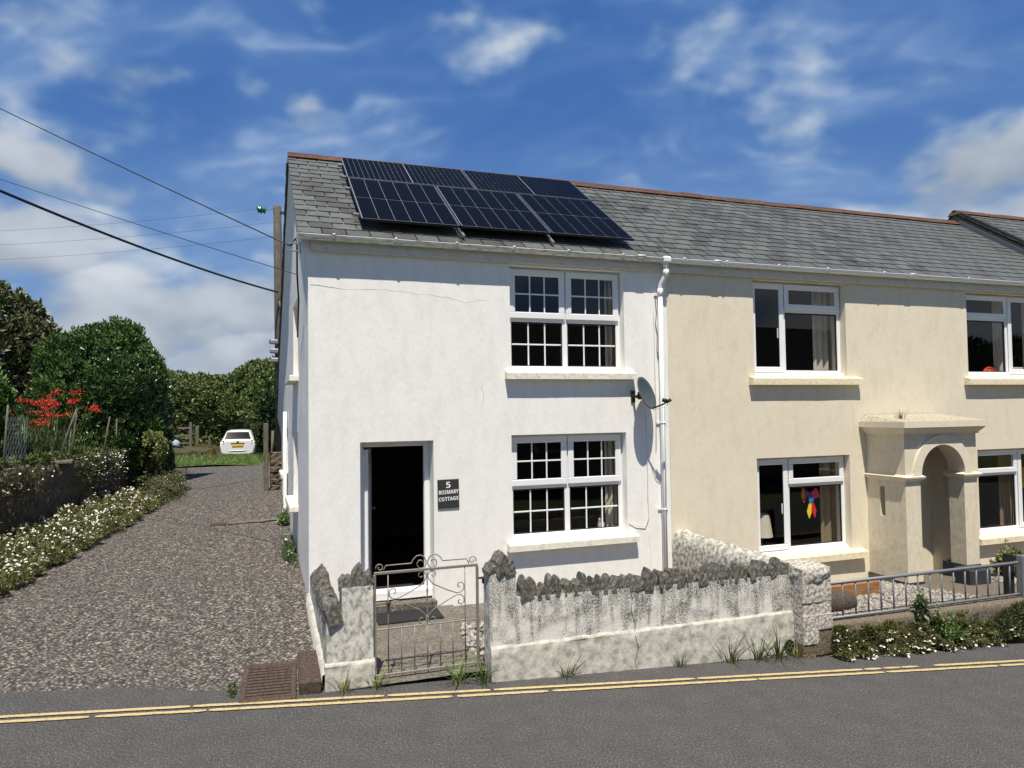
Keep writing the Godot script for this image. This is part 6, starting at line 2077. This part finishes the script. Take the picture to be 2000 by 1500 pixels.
# ---------------------------------------------------------------- cars
func car(called: String, label: String, at: Vector3, turn: float, body_col: Color, L: float, W: float, H: float, tail: bool):
	# z runs towards the rear of the car
	var t := thing(called, label, "car", at, turn)
	var paint := mat(body_col, 0.25)
	paint.clearcoat_enabled = true; paint.clearcoat = 1.0; paint.clearcoat_roughness = 0.05
	# cross-sections: z, half width at sill, at waist, at roof, sill y, waist y, roof y
	var S := [[-0.5, 0.6, 0.62, 0.55, 0.3, 0.52, 0.58], [-0.46, 0.82, 0.86, 0.7, 0.24, 0.56, 0.64], [-0.32, 0.92, 0.96, 0.78, 0.2, 0.6, 0.7], [-0.2, 0.95, 0.99, 0.8, 0.2, 0.61, 0.74], [-0.06, 0.95, 1.0, 0.72, 0.2, 0.61, 0.96], [0.08, 0.95, 1.0, 0.7, 0.2, 0.61, 1.0], [0.26, 0.95, 1.0, 0.7, 0.2, 0.62, 0.99], [0.37, 0.95, 0.99, 0.68, 0.22, 0.63, 0.95], [0.44, 0.93, 0.97, 0.72, 0.22, 0.62, 0.8], [0.47, 0.95, 0.98, 0.77, 0.2, 0.61, 0.715], [0.491, 0.92, 0.95, 0.75, 0.2, 0.6, 0.68], [0.5, 0.84, 0.88, 0.68, 0.24, 0.56, 0.63]]
	var b := B.new(true)
	var prev := []
	for s in S:
		var hw := W / 2.0
		var pr := []
		var side := [Vector2(0.0, s[4] - 0.02), Vector2(s[1] * 0.8, s[4] - 0.01), Vector2(s[1], s[4] + 0.03), Vector2(lerpf(s[1], s[2], 0.6) + 0.012, lerpf(s[4], s[5], 0.55)), Vector2(s[2], s[5]), Vector2(lerpf(s[2], s[3], 0.25), lerpf(s[5], s[6], 0.18)), Vector2(lerpf(s[2], s[3], 0.85), lerpf(s[5], s[6], 0.75)), Vector2(s[3] * 0.92, lerpf(s[5], s[6], 0.95)), Vector2(s[3] * 0.6, s[6]), Vector2(0.0, s[6] + 0.008)]
		for p in side: pr.append(Vector3(p.x * hw, p.y * H, s[0] * L))
		for i in range(side.size() - 2, 0, -1): pr.append(Vector3(-side[i].x * hw, side[i].y * H, s[0] * L))
		if prev.size() > 0:
			for k in pr.size():
				var k2 := (k + 1) % pr.size()
				b.quad(prev[k], pr[k], pr[k2], prev[k2])
		prev = pr
		if s == S[0] or s == S[-1]:
			b.st.set_smooth_group(-1)
			for k in range(1, pr.size() - 1): b.tri(pr[0], pr[k], pr[k + 1])
			b.st.set_smooth_group(0)
	obj("body", b, paint, t)
	var dark := mat(c8(16, 20, 22), 0.08)
	dark.metallic_specular = 0.1
	var gl := B.new(true)
	var zr := func(y: float) -> float: return L * (0.385 + (0.92 - y) * 0.30)     # slope of the tailgate glass
	gl.quad(Vector3(-0.37 * W, 0.7 * H, L * 0.484), Vector3(0.37 * W, 0.7 * H, L * 0.484), Vector3(0.3 * W, 0.925 * H, L * 0.418), Vector3(-0.3 * W, 0.925 * H, L * 0.418))
	obj("rear_window", gl, dark, t)
	for sx in [-1.0, 1.0]:
		var sw := B.new()
		sw.quad(Vector3(sx * W * 0.482, 0.655 * H, -0.1 * L), Vector3(sx * W * 0.482, 0.655 * H, 0.33 * L), Vector3(sx * W * 0.385, 0.93 * H, 0.27 * L), Vector3(sx * W * 0.385, 0.93 * H, -0.02 * L))
		obj("side_window", sw, dark, t)
		var mi := B.new()
		mi.bev(Vector3(sx * (W / 2.0 + 0.08), 0.64 * H, -0.12 * L), Vector3(0.17, 0.13, 0.1), 0.03)
		obj("mirror", mi, paint if not tail else M.black, t)
		for z in [-0.33, 0.32]:
			var ty := B.new(true)
			ty.tube([Vector3(sx * (W / 2.0 - 0.19), 0.29, z * L), Vector3(sx * (W / 2.0 + 0.005), 0.29, z * L)], 0.29, 22)
			var wh := obj("wheel", ty, M.rubber, t)
			var rm := B.new(true)
			rm.tube([Vector3(sx * (W / 2.0 - 0.02), 0.29, z * L), Vector3(sx * (W / 2.0 + 0.012), 0.29, z * L)], [0.2, 0.19], 18)
			obj("rim", rm, M.alu, wh)
			var hub := B.new()
			for k in 5:
				hub.box(Vector3(sx * (W / 2.0 + 0.018), 0.29, z * L) + Vector3(0, sin(TAU * k / 5.0), cos(TAU * k / 5.0)) * 0.1, Vector3(0.01, 0.05, 0.17), Basis(Vector3.RIGHT, -TAU * k / 5.0))
			obj("spokes", hub, M.rubber, wh)
			var ac := B.new(true)
			ac.tube([Vector3(sx * (W / 2.0 - 0.15), 0.31, z * L), Vector3(sx * (W / 2.0 - 0.001), 0.31, z * L)], 0.335, 22)
			obj("wheel_arch", ac, M.black, t)
	if tail:
		for sx in [-1.0, 1.0]:
			var l := B.new()
			l.bev(Vector3(sx * W * 0.405, 0.585 * H, L * 0.485), Vector3(0.14, 0.2, 0.08), 0.03, Basis(Vector3.UP, sx * 0.45))
			var lo := obj("tail_light", l, mat(c8(150, 16, 26), 0.15), t)
			var rv := B.new()
			rv.bev(Vector3(sx * W * 0.405, 0.555 * H, L * 0.496), Vector3(0.07, 0.05, 0.06), 0.02, Basis(Vector3.UP, sx * 0.45))
			obj("reflector", rv, M.alu, lo)
		var np := B.new()
		np.bev(Vector3(0.0, 0.5 * H, L * 0.505), Vector3(0.52, 0.11, 0.02), 0.003)
		var plate := obj("number_plate", np, mat(c8(236, 190, 30), 0.5), t)
		var hn := B.new()
		hn.bev(Vector3(0.0, 0.562 * H, L * 0.5), Vector3(0.62, 0.045, 0.05), 0.012)
		obj("plate_handle", hn, M.alu_dark, t)
		var bm := B.new(true)
		var cr := []
		for k in 15:
			var u := k / 14.0 * 2.0 - 1.0
			cr.append(Vector3(u * W * 0.43, 0.318 * H, L * (0.5 - 0.035 * u * u * u * u) + 0.005))
		bm.tube(cr, 0.022, 6)
		obj("chrome_strip", bm, M.alu, t)
		var bs := B.new()
		bs.bev(Vector3(0, 0.285 * H, L * 0.49), Vector3(W * 0.82, 0.05, 0.06), 0.012)
		obj("bumper_insert", bs, M.black, t)
		var bd := B.new(true)
		bd.tube([Vector3(0, 0.62 * H, L * 0.49), Vector3(0, 0.622 * H, L * 0.508)], 0.055, 16)
		obj("badge", bd, M.alu, t)
		for sx in [-0.22, 0.22]:
			var hr := B.new()
			hr.bev(Vector3(sx * W, 0.735 * H, L * 0.36), Vector3(0.24, 0.16, 0.08), 0.03)
			obj("headrest", hr, M.curtain, t)
	else:
		for sx in [-1.0, 1.0]:
			var l := B.new()
			l.bev(Vector3(sx * W * 0.38, 0.47 * H, -L * 0.475), Vector3(0.3, 0.14, 0.14), 0.04, Basis(Vector3.UP, sx * 0.5))
			obj("headlight", l, M.glass, t)
	return t

func make_cars():
	car("white_hatchback", "small white hatchback seen from behind, parked on the grass", Vector3(-1.2, lane_y(-30.0) + 0.03, -30.6), deg_to_rad(-3.0), c8(232, 234, 236), 3.5, 1.63, 1.49, true)
	car("silver_car", "silver car nose showing past the hedge beside the field gate", Vector3(-6.2, lane_y(-32.0) + 0.08, -32.0), deg_to_rad(-78.0), c8(196, 202, 208), 4.0, 1.7, 1.5, false)

# ---------------------------------------------------------------- across the road, mirrored in the windows
func across_the_road():
	var h := thing("opposite_house", "dark slate roofed house across the road, mirrored in the windows", "house", Vector3(0, 0, 0))
	var w := B.new()
	w.span(Vector3(-2.0, -0.6, 15.5), Vector3(26.0, 2.9, 21.0))
	obj("wall", w, M.low_wall, h)
	var r := B.new()
	r.prism([Vector3(-2.3, 2.8, 15.2), Vector3(-2.3, 5.9, 18.2), Vector3(-2.3, 2.8, 21.3)], Vector3(28.6, 0, 0))
	obj("roof", r, M.slate_dark, h)
	for x in [2.2, 14.0]:
		var c := B.new()
		c.bev(Vector3(x, 6.2, 18.2), Vector3(0.9, 1.4, 0.6), 0.03)
		obj("chimney", c, M.rubble, h)
		for e in [-0.2, 0.2]:
			var p := B.new(true)
			p.tube([Vector3(x + e, 6.85, 18.2), Vector3(x + e, 7.25, 18.2)], [0.11, 0.09], 10)
			obj("chimney_pot", p, M.ridge[0], h)
	for x in [1.0, 5.0, 9.0, 13.0, 17.0]:
		var q := B.new()
		ring(q, x, x + 1.2, 0.7, 1.9, 15.44, 15.49, 0.07)
		var o := obj("window", q, M.upvc, h)
		var g := B.new()
		g.quad(Vector3(x, 0.7, 15.46), Vector3(x + 1.2, 0.7, 15.46), Vector3(x + 1.2, 1.9, 15.46), Vector3(x, 1.9, 15.46))
		obj("pane", g, mat(c8(20, 22, 24), 0.05), o)
	var far := leaf_cluster(9, 0.2, 0.13, 5, 0.0)
	for k in 3:
		var x: float = [-6.5, 30.0, 36.0][k]
		bush("roadside_tree", "green tree across the road, mirrored in the windows", "tree", Vector3(x, -0.3, 16.5), [[Vector3(0, 3.6, 0), Vector3(2.6, 2.2, 2.4)], [Vector3(1.0, 2.6, 0.3), Vector3(2.0, 1.8, 2.0)]], far, M.leaf, 3000, Color(0.02, 0.045, 0.012), Color(0.07, 0.11, 0.03), 1.0, 0.16, "trees across the road", 760 + k, 0)

func _ready():
	make_environment()
	make_materials()
	slate_meshes()
	make_ground()
	white_cottage()
	cream_cottage()
	next_house()
	solar_panels()
	garden_walls()
	gate()
	railing()
	sign_and_dish()
	street_iron()
	garden_things()
	window_things()
	lane_side()
	pole_and_wires()
	make_cars()
	across_the_road()
	make_plants()
